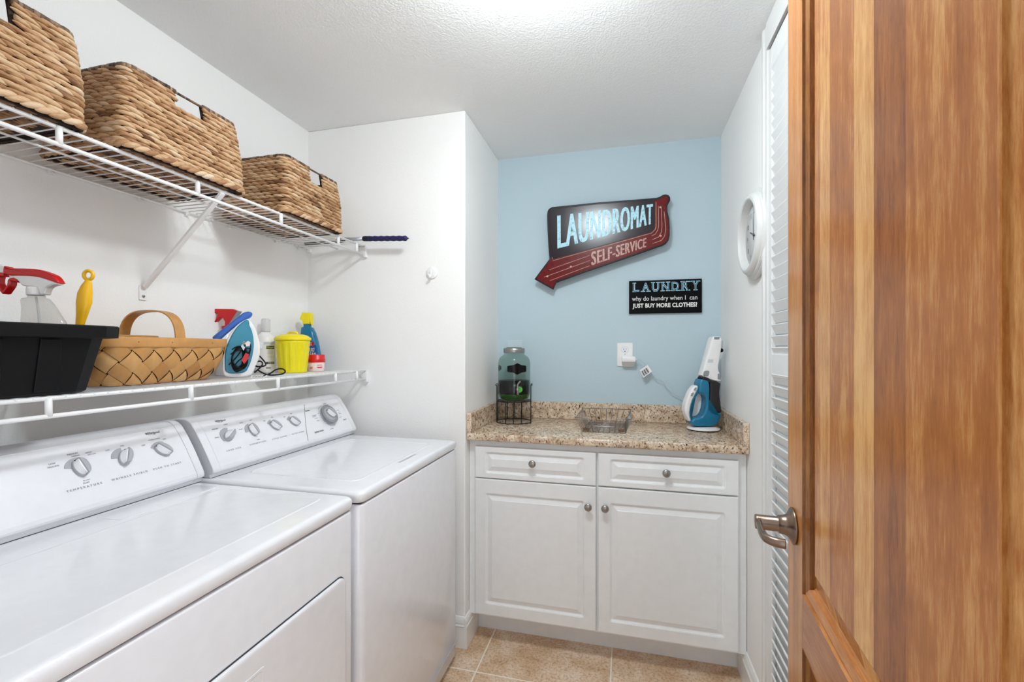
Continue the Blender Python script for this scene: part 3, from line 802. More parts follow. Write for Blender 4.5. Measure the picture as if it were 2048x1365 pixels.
ZS = 1.7475
wicker('wicker basket at the left edge of the photo, cut off by the frame', -1.395, -1.128, .385, .709, ZS, .205, (.495, .600, .152), 3)
wicker('middle of the three wicker baskets, above the sloping shelf brace', -1.390, -1.124, .784, 1.119, ZS, .208, (.915, .998, .158), 5, .016)
wicker('smallest looking wicker basket, farthest along the shelf next to the corner wall', -1.392, -1.124, 1.294, 1.606, ZS, .205, (1.417, 1.492, .153), 9)

# ------------------------------------------------------------------ navy handled duster lying on the upper shelf
t = thing('extending_duster', 'navy grip duster with silver pole poking out from the upper shelf', 'duster', (-1.15, 1.745, 1.7545))
def along(x, z): return T(x, 1.745, z) @ Matrix.Rotation(math.radians(90+3.), 4, 'Y')
prof = [(0, 0), (.0105, 0), (.0112, .004), (.0112, .026), (.0105, .028)]
MB(along(-1.112, 1.7610)).lathe(prof, 20).build('grip_collar', 'blackgrip', t)
gp = [(.0105, .027)]
for i in range(25):
    gp.append((.0108+.0011*math.cos(i*PI*2/4), .030+i*.0072))
gp += [(.0105, .206), (.006, .211), (.003, .212), (.003, .217), (0, .218)]
MB(along(-1.112, 1.7610)).lathe(gp, 20).build('grip', 'navy', t)
MB().tube([(-1.112, 1.745, 1.761), (-1.20, 1.745, 1.763)], .0085, 14).build('pole', 'polesilver', t)
b = MB(); b.tube([(-1.20, 1.745, 1.763), (-1.245, 1.745, 1.7575)], .0095, 12); b.tube([(-1.245, 1.745, 1.7575), (-1.405, 1.738, 1.7535)], .0075, 12); b.build('dark_sleeve', 'blackgrip', t)

# ------------------------------------------------------------------ black tote with a spray bottle and a yellow brush standing in it
t = thing('storage_tote', 'black plastic tote with a wide rim at the left end of the lower shelf', 'tote', (-1.27, .52, 1.1825))
def tr(x0, x1, y0, y1, z, r): return [Vector((x, y, z)) for x, y in rrect(x0, x1, y0, y1, r, 2)]
q = MB()
q.rings([tr(-1.39, -1.140, .30, .726, 1.1828, .035), tr(-1.395, -1.134, .295, .732, 1.188, .035), tr(-1.408, -1.118, .28, .756, 1.300, .04), tr(-1.430, -1.098, .26, .780, 1.302, .05), tr(-1.431, -1.097, .259, .781, 1.326, .05), tr(-1.429, -1.099, .261, .779, 1.3285, .05),
         tr(-1.414, -1.113, .276, .768, 1.3285, .045), tr(-1.403, -1.122, .286, .751, 1.30, .035), tr(-1.388, -1.140, .30, .727, 1.188, .03)])
q.build('tub', 'black', t)
for y in (.40, .555, .645):
    MB().prism([(y-.020, 1.192), (y+.020, 1.192), (y+.017, 1.298), (y-.017, 1.298)], 0, .004, .001, 1, X=Matrix(((0, 1, .143, -1.1345-.143*1.188), (1, 0, 0, 0), (0, 0, 1, 0), (0, 0, 0, 1)))).build('rib', 'black', t)
def sh(pts, ox, oz, s): return [((x-ox)*s, (oz-z)*s) for x, z in pts]
def chk(pts, ox, oz, s, it=2): return sh(chaikin(pts, it), ox, oz, s)
def oval_rings(rows, ox, oz, s, dep, n=24, sup=1.):
    """stack of ovals: (left, right, height) in drawing units; dep = depth / width"""
    out = []
    for l, r_, z in rows:
        c = ((l+r_)/2-ox)*s; a = (r_-l)/2*s; b_ = a*dep
        out.append([Vector((c+a*abs(math.cos(2*PI*j/n))**sup*(1 if math.cos(2*PI*j/n) >= 0 else -1), b_*abs(math.sin(2*PI*j/n))**sup*(1 if math.sin(2*PI*j/n) >= 0 else -1), (oz-z)*s)) for j in range(n)])
    return out
def thinclear(name, col, gloss=.12, rough=.04, haze=0.):
    """thin clear wall: tinted see-through, mirror sheen growing towards grazing angles, optional milky haze"""
    m, nt, b = _new(name); L = nt.links.new; out = nt.nodes['Material Output']
    tr_ = N(nt, 'ShaderNodeBsdfTransparent'); tr_.inputs['Color'].default_value = (*srgb(col), 1)
    gl = N(nt, 'ShaderNodeBsdfGlossy'); gl.inputs['Roughness'].default_value = rough
    lw = N(nt, 'ShaderNodeLayerWeight'); lw.inputs['Blend'].default_value = .5
    pw = N(nt, 'ShaderNodeMath', operation='POWER'); pw.inputs[1].default_value = 3.; L(lw.outputs['Facing'], pw.inputs[0])
    fr = N(nt, 'ShaderNodeMath', operation='MULTIPLY_ADD'); fr.inputs[1].default_value = .45; fr.inputs[2].default_value = .04; L(pw.outputs[0], fr.inputs[0])
    mx = N(nt, 'ShaderNodeMixShader'); L(fr.outputs[0], mx.inputs[0]); L(tr_.outputs[0], mx.inputs[1]); L(gl.outputs[0], mx.inputs[2])
    last = mx
    if haze:
        b.inputs['Base Color'].default_value = (.82, .82, .82, 1); b.inputs['Roughness'].default_value = .3
        m2 = N(nt, 'ShaderNodeMixShader'); m2.inputs[0].default_value = haze; L(mx.outputs[0], m2.inputs[1]); L(b.outputs[0], m2.inputs[2]); last = m2
    L(last.outputs[0], out.inputs['Surface']); return m
M['clearplast'] = thinclear('thin_clear_plastic', 'f2f2f0', haze=.12)
M['frost'] = thinclear('frosted_plastic', 'f0f1f2', haze=.45)
M['jar'] = thinclear('jar_glass', 'd8e2dc')
t = thing('spray_bottle', 'clear spray bottle with red and white trigger head standing in the black tote', 'spray bottle', (-1.215, .6914, 1.1895), YAW)
s, ox, oz = .0001161, 870, 2422
rows = [(420, 1150, 2422), (412, 1165, 2380), (412, 1180, 2000), (410, 1250, 1500), (420, 1270, 1300), (450, 1235, 1160), (455, 1150, 1030), (452, 1060, 880), (430, 960, 750), (450, 930, 725), (540, 870, 705), (550, 860, 660)]
MB().rings(oval_rings(rows, ox, oz, s, .46), smooth=True).build('bottle', 'clearplast', t, True)
MB().tube([((700-ox)*s, 0, (oz-690)*s), ((745-ox)*s, 0, (oz-1000)*s), ((830-ox)*s, 0, (oz-2300)*s)], .0022, 8).build('dip_tube', 'frost', t, True)
cp = MB(); cp.lathe([(0, 0), (.0135, 0), (.0142, .002), (.0135, .0175), (.011, .0185), (0, .0185)], 32, X=T((685-ox)*s, 0, (oz-665)*s))
for k in range(30):
    a = 2*PI*k/30; cp.box(.0130, .0145, -.0006, .0006, .002, .015, X=T((685-ox)*s, 0, (oz-665)*s) @ rotz(a))
cp.build('screw_cap', 'whiteplast', t, True)
MB().prism(chk([(200, 300), (600, 300), (780, 318), (900, 352), (1050, 402), (1195, 458), (1040, 485), (965, 525), (935, 600), (925, 655), (820, 655), (790, 500), (500, 500), (455, 425), (370, 355)], ox, oz, s), -.008, .008, .003, 3).build('head', 'whiteplast', t, True)
MB().prism(chk([(150, 300), (165, 120), (210, 130), (225, 165), (600, 170), (780, 180), (940, 230), (1080, 290), (1150, 370), (1195, 455), (1050, 408), (900, 358), (780, 323), (600, 306)], ox, oz, s), -.009, .009, .003, 3).build('cover', 'red', t, True)
MB().prism(sh([(-60, 85), (90, 92), (160, 118), (155, 250), (60, 245), (-60, 250)], ox, oz, s), -.007, .007, .002, 2).build('nozzle', 'whiteplast', t, True)
tg = MB()
def blade(pts, wd, hw):
    P = [Vector(((x-ox)*s, 0, (oz-z)*s)) for x, z in pts]; P = bez(P, 5); rr = []
    for i, p in enumerate(P):
        d = (P[min(i+1, len(P)-1)]-P[max(i-1, 0)]).normalized(); n = Vector((-d.z, 0, d.x)); hh = wd*s*(1-.35*i/len(P))
        rr.append([p+n*a*hh+Vector((0, b_*hw, 0)) for a, b_ in ((1, -.8), (1, .8), (.5, 1), (-.5, 1), (-1, .8), (-1, -.8), (-.5, -1), (.5, -1))])
    tg.rings(rr)
blade([(170, 285), (55, 290), (30, 420), (80, 530), (150, 625)], 36, .008)
blade([(420, 395), (330, 375), (265, 390), (245, 480), (150, 620)], 36, .008)
tg.build('trigger', 'red', t, True)

t = thing('dish_brush', 'yellow brush handle with a hanging loop standing up from the black tote', 'brush', (-1.163, .7325, 1.1895), YAW)
s, ox, oz = .0001187, 1601, 2412
def orow(c, w, z): return (c-w, c+w, z)
MB().rings(oval_rings([orow(1440, 40, 2200), orow(1460, 58, 1700), orow(1502, 74, 1210), orow(1545, 100, 1000), orow(1578, 131, 800), orow(1596, 124, 620), orow(1625, 92, 480), orow(1648, 62, 410), orow(1655, 45, 370), orow(1656, 10, 362)], ox, oz, s, .7), smooth=True).build('handle', 'yellowor', t, True)
lp = MB(X=T((1660-ox)*s, 0, (oz-285)*s) @ rotz(math.radians(4)))
lp.tube([(.0096*math.cos(2*PI*i/28), 0, .0100*math.sin(2*PI*i/28)) for i in range(28)], .0036, 10, True); lp.build('hanging_loop', 'yellowor', t, True)
br = MB(); br.prism(sh([(1400, 2180), (1480, 2180), (1490, 2385), (1390, 2385)], ox, oz, s), -.034, -.014, .002); br.build('bristles', 'whiteplast', t, True)

# ------------------------------------------------------------------ ash splint basket
def splint_basket():
    th_ = math.radians(5.0)
    t = thing('splint_basket', 'tan woven wood splint basket with arched handle beside the black tote', 'basket', (-1.318, .990, 1.1825), th_)
    a, bx, Hh, r = .193, .098, .108, .055                 # half length (y), half depth (x), weave height
    def inset(h):
        k = max(0, min(1, h/Hh)); return .030*(1-k)**2.2+.006*(1-k)
    P0 = 2*((2*a-2*r)+(2*bx-2*r))+2*PI*r
    def f(s, h, off=0.):
        i = inset(h)-off; rr = r
        X0, X1, Y0, Y1 = -bx+i, bx-i, -a+i, a-i
        tot = 2*((Y1-Y0-2*rr)+(X1-X0-2*rr))+2*PI*rr
        p, n = per((s % P0)/P0*tot, X0, X1, Y0, Y1, rr); p.z = max(h, .0005); return p, n
    rnd = random.Random(4)
    D = .058; n = int(round(P0/(D/2)/2))*2; Ds = P0/n*2
    wv = MB()
    for j in range(-1, 6):
        for i in range(n):
            if (i+j) % 2: continue
            over = i % 2 == 0
            tint = min(1, max(0, rnd.gauss(.60 if over else .42, .11)))
            wv.tint = tint; m = 6; vs = []; fs = []
            for p in range(m+1):
                for q in range(m+1):
                    al = (p/m-.5); be = (q/m-.5)
                    if over: al *= 1.05; be *= .90
                    else: al *= .90; be *= 1.05
                    ds = (al+be)*Ds/2*1.0; dh = (al-be)*D/2
                    h = j*D/2+dh+.004
                    hc = min(max(h, .0005), Hh)
                    run, crs = (al, be) if over else (be, al)
                    off = .0006+.0034*math.cos(PI*run)-.0012*(2*crs)**2
                    pt, nn = f(i*Ds/2+ds, hc)
                    vs.append(pt+nn*off)
            for p in range(m):
                for q in range(m): fs.append([p*(m+1)+q, (p+1)*(m+1)+q, (p+1)*(m+1)+q+1, p*(m+1)+q+1])
            wv.add(vs, fs, True)
    wv.build('weave', 'splint', t, True)
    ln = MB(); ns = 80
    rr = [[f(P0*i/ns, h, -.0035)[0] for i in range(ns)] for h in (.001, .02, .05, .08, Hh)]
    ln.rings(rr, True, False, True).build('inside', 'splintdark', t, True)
    rm = MB(); prof = [(-.004, .100), (.005, .1005), (.0062, .104), (.0062, .123), (.005, .1262), (-.006, .1262), (-.0075, .122), (-.0075, .103)]
    vs = []; fs = []; ns = 120; m = len(prof)
    for i in range(ns):
        for off, z in prof:
            pt, nn = f(P0*i/ns, Hh); q = pt+nn*off; q.z = z; vs.append(q)
    for i in range(ns):
        for j in range(m): fs.append([i*m+j, ((i+1) % ns)*m+j, ((i+1) % ns)*m+(j+1) % m, i*m+(j+1) % m])
    rm.add(vs, fs, False); smooth_angle(rm.build('rim', 'splintsolid', t, True), 30)
    ld = MB(); ld.rings([[Vector((x, y, z)) for x, y in rrect(-bx+.006+e, bx-.03-e, -a+.008+e, -.012-e, .045, 5)] for z, e in ((.1268, .002), (.1275, 0), (.1305, 0), (.1315, .002))])
    ld.build('lid', 'splintsolid', t, True)
    ld = MB(); ld.rings([[Vector((x, y, z)) for x, y in rrect(-bx+.012+e, bx-.012-e, .02+e, a-.012-e, .045, 5)] for z, e in ((.1225, .002), (.1232, 0), (.1252, 0), (.1258, .002))])
    ld.build('lid', 'splintsolid', t, True)
    hd = MB(); pts = []; ht = .204
    for i in range(33):
        an = PI*i/32; x = (bx-.004)*math.copysign(abs(math.cos(an))**.72, math.cos(an)); z = .112+(ht-.112)*abs(math.sin(an))**.72
        pts.append(Vector((x, .004, z)))
    pts = [Vector((bx-.004, .004, .100))]+pts+[Vector((-bx+.004, .004, .100))]
    rr = []
    for i, p in enumerate(pts):
        d = (pts[min(i+1, len(pts)-1)]-pts[max(i-1, 0)]).normalized(); n_ = Vector((d.z, 0, -d.x))
        rr.append([p+n_*u_+Vector((0, w_, 0)) for u_, w_ in ((.0018, -.0155), (.0022, 0), (.0018, .0155), (-.0018, .0155), (-.0022, 0), (-.0018, -.0155))])
    hd.rings(rr); smooth_angle(hd.build('handle', 'splintsolid', t, True), 40)
    tk = MB()
    for y, x in ((-.125, bx), (-.03, bx), (.105, bx)):
        tk.lathe([(0, 0), (.0016, 0), (.0014, .0006), (0, .0007)], 8, X=T(x+.0061, y, .113) @ Matrix.Rotation(PI/2, 4, 'Y'))
    tk.build('tack', 'rust', t, True)
splint_basket()

# ------------------------------------------------------------------ iron, bottles and tubs at the far end of the lower shelf
ZL = 1.1822
t = thing('trigger_bottle', 'spray bottle with a plain red trigger head half hidden behind the iron', 'spray bottle', (-1.406, 1.331, ZL), YAW)
s, ox, oz = .0002150, 298, 1280
MB().prism(sh([(55, 158), (400, 163), (490, 198), (370, 410), (310, 452), (300, 480), (232, 480), (265, 440), (272, 380), (240, 320), (200, 308), (168, 330), (75, 420), (72, 405), (120, 330), (152, 240), (55, 236)], ox, oz, s), -.010, .010, .003, 2).build('trigger_head', 'red', t, True)
MB().prism(sh([(488, 192), (514, 205), (372, 416), (348, 408)], ox, oz, s), -.0115, .0115, .002, 1).build('head_insert', 'greybtn', t, True)
MB().lathe([(0, .166), (.013, .166), (.0150, .169), (.0150, .1785), (0, .1785)], 24, X=T(-.006, 0, 0)).build('cap', 'red', t, True)
MB().lathe([(0, 0), (.030, 0), (.032, .003), (.032, .100), (.026, .128), (.014, .152), (.012, .1655), (0, .1655)], 32, X=T(-.006, 0, 0)).build('bottle', 'whiteplast', t, True)

t = thing('clothes_iron', 'white and teal steam iron standing on its heel with black cord wound up', 'iron', (-1.262, 1.266, ZL), YAW+.53)
s, ox, oz = .0002012, 600, 1312
IX = Matrix.Diagonal((.87, 1, 1, 1))
MB(IX).prism(chk([(612, 335), (660, 338), (745, 450), (800, 590), (838, 760), (845, 900), (820, 1020), (760, 1170), (690, 1310), (250, 1310), (215, 1180), (225, 900), (270, 720), (340, 590), (450, 440)], ox, oz, s), -.030, .034, .006, 3).build('body', 'whiteplast', t, True)
MB(IX).prism(chk([(600, 350), (648, 352), (660, 400), (660, 440), (700, 520), (728, 640), (738, 790), (715, 950), (672, 1100), (595, 1248), (270, 1250), (262, 1050), (268, 880), (310, 745), (380, 590), (470, 455)], ox, oz, s), -.0335, -.029, .0035, 3).build('teal_panel', 'tealiron', t, True)
MB(IX).prism(chk([(45, 660), (110, 598), (470, 305), (555, 228), (635, 204), (690, 212), (718, 240), (700, 285), (640, 330), (450, 442), (250, 625), (150, 720)], ox, oz, s), -.020, .014, .006, 3).build('handle', 'blueplast', t, True)
MB(IX).prism(chk([(785, 700), (820, 705), (893, 735), (885, 850), (815, 842), (795, 790)], ox, oz, s), -.012, .012, .003, 2).build('tank_cap', 'greylabel', t, True)
rnd = random.Random(2)
cd = MB(IX)
def cl(pts, y, r=.0021, n=6):
    cd.tube(bez([((x-ox)*s, y+yy, (oz-z)*s) for x, z, yy in pts], n), r, 7)
for k in range(5):
    a, b_ = 92+9*k, 205-8*k; ph = -.25+.06*k; pts = []
    for i in range(21):
        q = 2*PI*i/20; x = a*math.cos(q); z = b_*math.sin(q)
        pts.append((462+12*k+x*math.cos(ph)-z*math.sin(ph)*-.35, 1010-4*k+z+x*.35*math.sin(q), .002*math.sin(3*q+k)))
    cl(pts, -.0375-.0035*k)
cl([(330, 1100, 0), (430, 1000, -.004), (520, 880, -.006), (600, 770, -.004), (650, 740, 0), (685, 790, 0), (650, 900, -.004), (560, 980, -.006), (470, 1050, -.004), (400, 1150, 0)], -.048)
cl([(360, 930, 0), (430, 880, -.003), (540, 850, -.004), (640, 830, -.003), (680, 860, 0), (600, 1080, -.004), (520, 1160, 0), (420, 1200, 0)], -.052)
cl([(380, 850, 0), (470, 800, -.003), (560, 810, -.004), (610, 900, -.003), (560, 1060, 0), (470, 1150, -.003), (390, 1080, 0)], -.049)
cl([(820, 950, .02), (880, 1010, 0), (938, 1090, -.01), (915, 1130, -.014), (790, 1140, -.01), (765, 1100, 0), (800, 1058, -.004), (850, 1052, -.008), (885, 1090, -.012), (850, 1150, -.016), (745, 1240, -.018)], -.020, .0027)
cl([(790, 1190, -.01), (880, 1245, -.016), (975, 1284, -.02), (1110, 1288, -.024), (1240, 1268, -.026), (1278, 1225, -.026), (1225, 1186, -.024), (1120, 1195, -.022), (1010, 1260, -.028), (900, 1300, -.032)], -.016, .0027)
cd.build('power_cord', 'blackcord', t, True)
MB(IX).prism(sh([(590, 745), (640, 705), (680, 730), (670, 790), (610, 800)], ox, oz, s), -.054, -.051).build('cord_plug', 'pinkwhite', t, True)
tg = MB(IX).prism(sh([(535, 1020), (600, 905), (655, 930), (650, 1000), (575, 1090)], ox, oz, s), -.0575, -.0568).build('warning_tag', 'red', t, True)
MB(IX).prism(sh([(535, 1020), (558, 985), (600, 1040), (575, 1090)], ox, oz, s), -.0580, -.0574).build('tag_print', 'greylabel', tg, True)
MB(IX).tube([((583+16*math.cos(q*PI/6)-ox)*s, -.0582, (oz-962+20*math.sin(q*PI/6))*s) for q in range(12)], .0007, 5, True).build('tag_ring', 'yellowor', tg, True)
t = thing('price_tag', 'small white tag with black marks lying on the lower shelf edge', 'tag', (-1.205, 1.262, ZL), .3)
MB().box(-.026, .026, -.008, .008, 0, .0008, X=Matrix.Rotation(math.radians(38), 4, 'X')).build('tag', 'paper', t, True)
mk = MB()
text_fit(mk, 'CCC1', .034, .0085, Matrix.Rotation(math.radians(38), 4, 'X') @ T(-.002, 0, .0009), .02, 1.1, .0003)
mk.build('lettering', 'ink', t, True)

def cyl_text(mb, txt, c, r, ang, z, w, h=None, bold=0., depth=.0004, shear=0., sx=1.):
    def warp(a, b_, zz):
        th = ang+(a-.5)*w/r; hh = h if h else w*.22
        return (c[0]+(r+zz)*math.cos(th), c[1]+(r+zz)*math.sin(th), z+(b_-.5)*hh)
    return text_fit(mb, txt, w, h, None, bold, 1., depth, shear, 0, warp)
def cyl_patch(mb, c, r, ang, w, z0, z1, th=.0004, n=14):
    vs = []; fs = []
    for i in range(n+1):
        q = ang-w/2/r+w/r*i/n
        for z in (z0, z1): vs.append((c[0]+(r+th)*math.cos(q), c[1]+(r+th)*math.sin(q), z))
    for i in range(n): fs.append([2*i, 2*i+2, 2*i+3, 2*i+1])
    return mb.add(vs, fs, True)
cx, cy, r = -1.404, 1.5065, .0355
t = thing('starch_bottle', 'white starch spray bottle with clear cap between the iron and yellow bin', 'bottle', (cx, cy, ZL))
cc = (0, 0)
MB().lathe([(0, 0), (.033, 0), (.0352, .003), (.0355, .118), (.0335, .136), (.026, .151), (.018, .158), (.0165, .162), (0, .162)], 40).build('bottle', 'frostw' if 'frostw' in M else 'whiteplast', t, True)
MB().lathe([(0, .1625), (.0165, .1625), (.0168, .165), (.0162, .212), (.013, .2165), (0, .2165)], 28).build('clear_cap', 'frost', t, True)
MB().lathe([(0, .1622), (.0120, .1622), (.0120, .174), (.006, .176), (.006, .195), (0, .196)], 20).build('sprayer', 'whiteplast', t, True)
A = math.radians(-47+30)
cyl_patch(MB(), cc, r, A-.1, .044, .012, .110, .0002).build('label', 'paper', t, True)
cyl_patch(MB(), cc, r, A, .034, .094, .107, .0005).build('brand_band', 'greenlabel', t, True)
cyl_text(MB(), 'Niagara', cc, r+.0006, A, .1005, .031, .0095, .01).build('lettering', 'lime', t, True)
cyl_patch(MB(), cc, r, A, .034, .034, .043, .0005).build('green_band', 'greenlabel', t, True)
cyl_text(MB(), 'STARCH', cc, r+.0006, A, .0385, .022, .0045, .01).build('lettering', 'white', t, True)
cyl_patch(MB(), cc, r, A-.15, .040, .112, .122, .0005).build('grey_band', 'greylabel', t, True)
b = MB()
for z, w_ in ((.086, .02), (.081, .022), (.076, .018), (.064, .024), (.060, .024), (.052, .02)): cyl_patch(b, cc, r, A-.05, w_, z, z+.0014, .0005)
b.build('fine_print', 'greylabel', t, True)
cyl_text(MB(), 'easy', cc, r+.0006, A-.25, .018, .018, .008, .01).build('lettering', 'ink', t, True)

# small yellow lidded bin
t = thing('lidded_bin', 'small bright yellow ribbed bin with a lid, shaped like a trash can', 'bin', (-1.291, 1.525, ZL))
n = 160; rr = []
for z in [.0, .0012, .004, .012, .018, .05, .08, .110, .117, .122, .128]:
    base = .0520+.0115*z/.128
    row = []
    for j in range(n):
        a = 2*PI*j/n; fl = (math.cos(a*16)+.35); fl = max(-1, min(1, fl*3))
        k = 1 if .014 < z < .115 else 0
        rr_ = base+(-.0022*k*(fl > 0)*min(1, abs(fl)))-(.002 if z < .001 else 0)
        row.append(Vector((rr_*math.cos(a), rr_*math.sin(a), z)))
    rr.append(row)
MB().rings(rr, smooth=True).build('bin_body', 'yellow', t, True)
MB().lathe([(0, .1282), (.0655, .1282), (.0675, .1295), (.0680, .137), (.0665, .1395), (.0630, .1405), (.0610, .1435), (.053, .1485), (.040, .1525), (.020, .1540), (0, .1545)], 56).build('lid', 'yellowb', t, True)
hd = MB(); hd.tube(bez([(-.022, 0, .1525), (-.018, 0, .1600), (0, 0, .1615), (.018, 0, .1600), (.022, 0, .1525)], 5), .0042, 8); hd.build('lid_handle', 'yellowb', t, True)

# stain remover spray
t = thing('stain_spray', 'blue stain remover spray bottle with yellow head in the shelf corner', 'spray bottle', (-1.362, 1.713, ZL), YAW)
s, ox, oz = .00225/9.1, 1083, 1178
def brows(rows, y=.024):
    out = []
    for l, r_, z, k in rows: out.append([Vector((x, yy, (oz-z)*s)) for x, yy in rrect((l-ox)*s, (r_-ox)*s, -y*k, y*k, min(.016*k, (r_-l)*s*.45), 5)])
    return out
MB().rings(brows([(880, 1288, 1178, .96), (872, 1296, 1165, 1), (872, 1292, 1000, 1), (890, 1268, 860, 1), (915, 1235, 680, .97), (940, 1190, 520, .88), (947, 1140, 415, .75), (985, 1105, 400, .6), (985, 1102, 352, .6)]), smooth=True).build('bottle', 'oxiblue', t, True)
MB().prism(sh([(970, 140), (1110, 146), (1140, 170), (1136, 290), (1136, 358), (1122, 352), (1105, 300), (1100, 350), (978, 350), (973, 290), (925, 264), (930, 235), (955, 178)], ox, oz, s), -.013, .013, .003, 2).build('spray_head', 'yellowb', t, True)
MB().prism(sh([(905, 1000), (930, 750), (1240, 730), (1262, 860), (1280, 1000), (1285, 1150), (890, 1150)], ox, oz, s), -.0243, -.0236).build('label', 'navylabel', t, True)
MB().prism(sh([(1085, 700), (1195, 668), (1215, 700), (1195, 740), (1085, 745)], ox, oz, s), -.0249, -.0242).build('red_banner', 'red', t, True)
XF = lambda x, z, y=-.0250: Matrix(((1, 0, 0, (x-ox)*s), (0, 0, -1, y), (0, 1, 0, (oz-z)*s), (0, 0, 0, 1)))
m_ = MB(); text_fit(m_, 'FAST', .016, .0065, XF(1135, 692), .01); text_fit(m_, 'ACTION', .020, .0055, XF(1130, 725), .01); m_.build('lettering', 'paper', t, True)
m_ = MB(); text_fit(m_, 'OXI', .0335, .0205, XF(1152, 812, -.0245), .065, 1.1, .0004, .15); text_fit(m_, 'CLEAN', .0490, .0175, XF(1150, 890, -.0245), .065, 1.05, .0004, .15); m_.build('lettering_outline', 'ink', t, True)  # black print outlining the white brand letters
m_ = MB(); text_fit(m_, 'OXI', .0310, .0180, XF(1152, 812, -.0250), .02, 1.1, .0004, .15); text_fit(m_, 'CLEAN', .0465, .0150, XF(1150, 890, -.0250), .02, 1.05, .0004, .15); m_.build('lettering', 'white', t, True)

# red lidded tub
t = thing('small_tub', 'small pale tub with a red lid in front of the blue spray bottle', 'tub', (-1.2625, 1.6285, ZL))
MB().lathe([(0, 0), (.0300, 0), (.0315, .002), (.0335, .0385), (0, .0385)], 40).build('tub_body', 'pinkwhite', t, True)
MB().lathe([(0, .0388), (.0345, .0388), (.0360, .040), (.0355, .052), (.0338, .054), (.0335, .069), (.0320, .0705), (0, .0705)], 40).build('lid', 'redlid', t, True)
m_ = MB(); A = math.atan2(-1.6285, 1.2625)
for a0, z, w_ in ((.42, .026, .022), (.44, .018, .026), (.44, .015, .018), (-.62, .018, .012), (-.62, .013, .012)): cyl_patch(m_, (0, 0), .0329, A+a0, w_, z, z+.0024, .0006)
m_.build('red_print', 'redink', t, True)

# wall hook
t = thing('wall_hook', 'round white stick-on hook high on the corner wall', 'hook', (-.8141, YJ, 1.6078))
RX = Matrix.Rotation(PI/2, 4, 'X')
MB(RX).lathe([(0, .0005), (.027, .0005), (.0272, .003), (.025, .006), (.015, .0075), (0, .008)], 36).build('plate', 'whiteplast', t, True)
MB().tube(bez([(0, -.006, .010), (0, -.012, .004), (-.001, -.014, -.012), (-.001, -.019, -.021), (-.001, -.028, -.020), (-.001, -.033, -.011)], 5), [.0045]*25+[.004], 10).build('hook', 'whiteplast', t, True)

# ------------------------------------------------------------------ things on the worktop
ZC = .9132
t = thing('jar_stand', 'black wire stand carrying the glass drink jar on the worktop', 'stand', (-.534, 2.165, ZC), math.radians(12))
def octo(R, k, z): return [(x*R, y*R, z) for x, y in ((1, -k), (1, k), (k, 1), (-k, 1), (-1, k), (-1, -k), (-k, -1), (k, -1))]
hz = .106; rs = .0836
MB().tube(octo(rs, .45, .0022), .0021, 8, True).build('base_ring', 'blackwire', t, True)
MB().tube(octo(rs, .45, hz), .0021, 8, True).build('top_ring', 'blackwire', t, True)
for i, (x, y, _) in enumerate(octo(rs, .45, 0)):
    up = abs(x) > abs(y)
    zt = .186 if up else hz
    p = [(x, y, .002), (x, y, zt)]
    if up: p = [(x, y, .002), (x, y, .180), (x*1.02, y, .1855), (x*1.10, y, .1865)]
    MB().tube(p, .0021, 8).build('upright', 'blackwire', t, True)
for k in (0, 1, 2):
    y = (-.5+.5*k)*rs; MB().tube([(-rs*.95, y, hz+.0002), (rs*.95, y, hz+.0002)], .0018, 8).build('cross_wire', 'blackwire', t, True)
for x in (0,):
    for y in (-rs, rs): MB().tube([(x, y, .002), (x, y, hz)], .0020, 8).build('upright', 'blackwire', t, True)
t = thing('drink_dispenser', 'glass drink jar with metal lid, black label and dark liquid above green', 'jar', (-.534, 2.165, ZC+hz+.0026))
MB().lathe([(0, 0), (.052, 0), (.064, .004), (.072, .014), (.0785, .030), (.0800, .050), (.0800, .182), (.0775, .200), (.070, .213), (.058, .222), (.0510, .227), (.0505, .236), (0, .236)], 48).build('glass', 'jar', t, True)
MB().lathe([(0, .002), (.050, .002), (.062, .0055), (.070, .015), (.0762, .029), (.0765, .0325), (0, .0325)], 48).build('green_liquid', 'green', t, True)
MB().lathe([(0, .0327), (.0768, .0327), (.0780, .048), (.0780, .098), (0, .098)], 48).build('dark_liquid', 'liquid', t, True)
MB().lathe([(0, .2362), (.0535, .2362), (.0540, .238), (.0530, .2405), (.0535, .243), (.0535, .2555), (.0510, .258), (.040, .2585), (.038, .262), (0, .2625)], 44).build('lid', 'steel', t, True)
A = math.atan2(-2.165, .534)
def shield(w, h, ang, nm):
    vs = []; fs = []; n = 24
    for i in range(n+1):
        u_ = -1+2*i/n; e = (1-abs(u_)**6); top = h/2*(.62+.38*max(0, 1-abs(u_)*2.2)**1.0)*(.75+.25*e); bt = -top
        q = ang+u_*w/2/.0802
        for z in (bt, top): vs.append((.0806*math.cos(q), .0806*math.sin(q), .158+z))
    for i in range(n): fs.append([2*i, 2*i+2, 2*i+3, 2*i+1])
    MB().add(vs, fs, True).build(nm, 'blackgloss', t, True)
shield(.100, .056, A+.20, 'label')
shield(.040, .034, A-1.95, 'back_label')
SX = rotz(A+.16) @ Matrix.Rotation(PI/2, 4, 'Y')
MB(T(0, 0, .058) @ SX).lathe([(0, .0785), (.0155, .0785), (.0155, .0835), (.010, .0845), (0, .0845)], 24, X=T(0, .012, 0)).build('green_seal', 'lime2', t, True)
q = MB(T(0, 0, .058) @ rotz(A+.16))
q.tube([(.0846, 0, 0), (.112, 0, 0)], .0058, 12); q.tube([(.106, 0, .010), (.106, 0, -.022)], .0060, 12); q.tube(bez([(.106, 0, .010), (.106, 0, .022), (.110, .004, .034), (.116, .012, .042)], 4), [.0045]*12+[.0035], 10)
q.build('spigot', 'chrome', t, True)

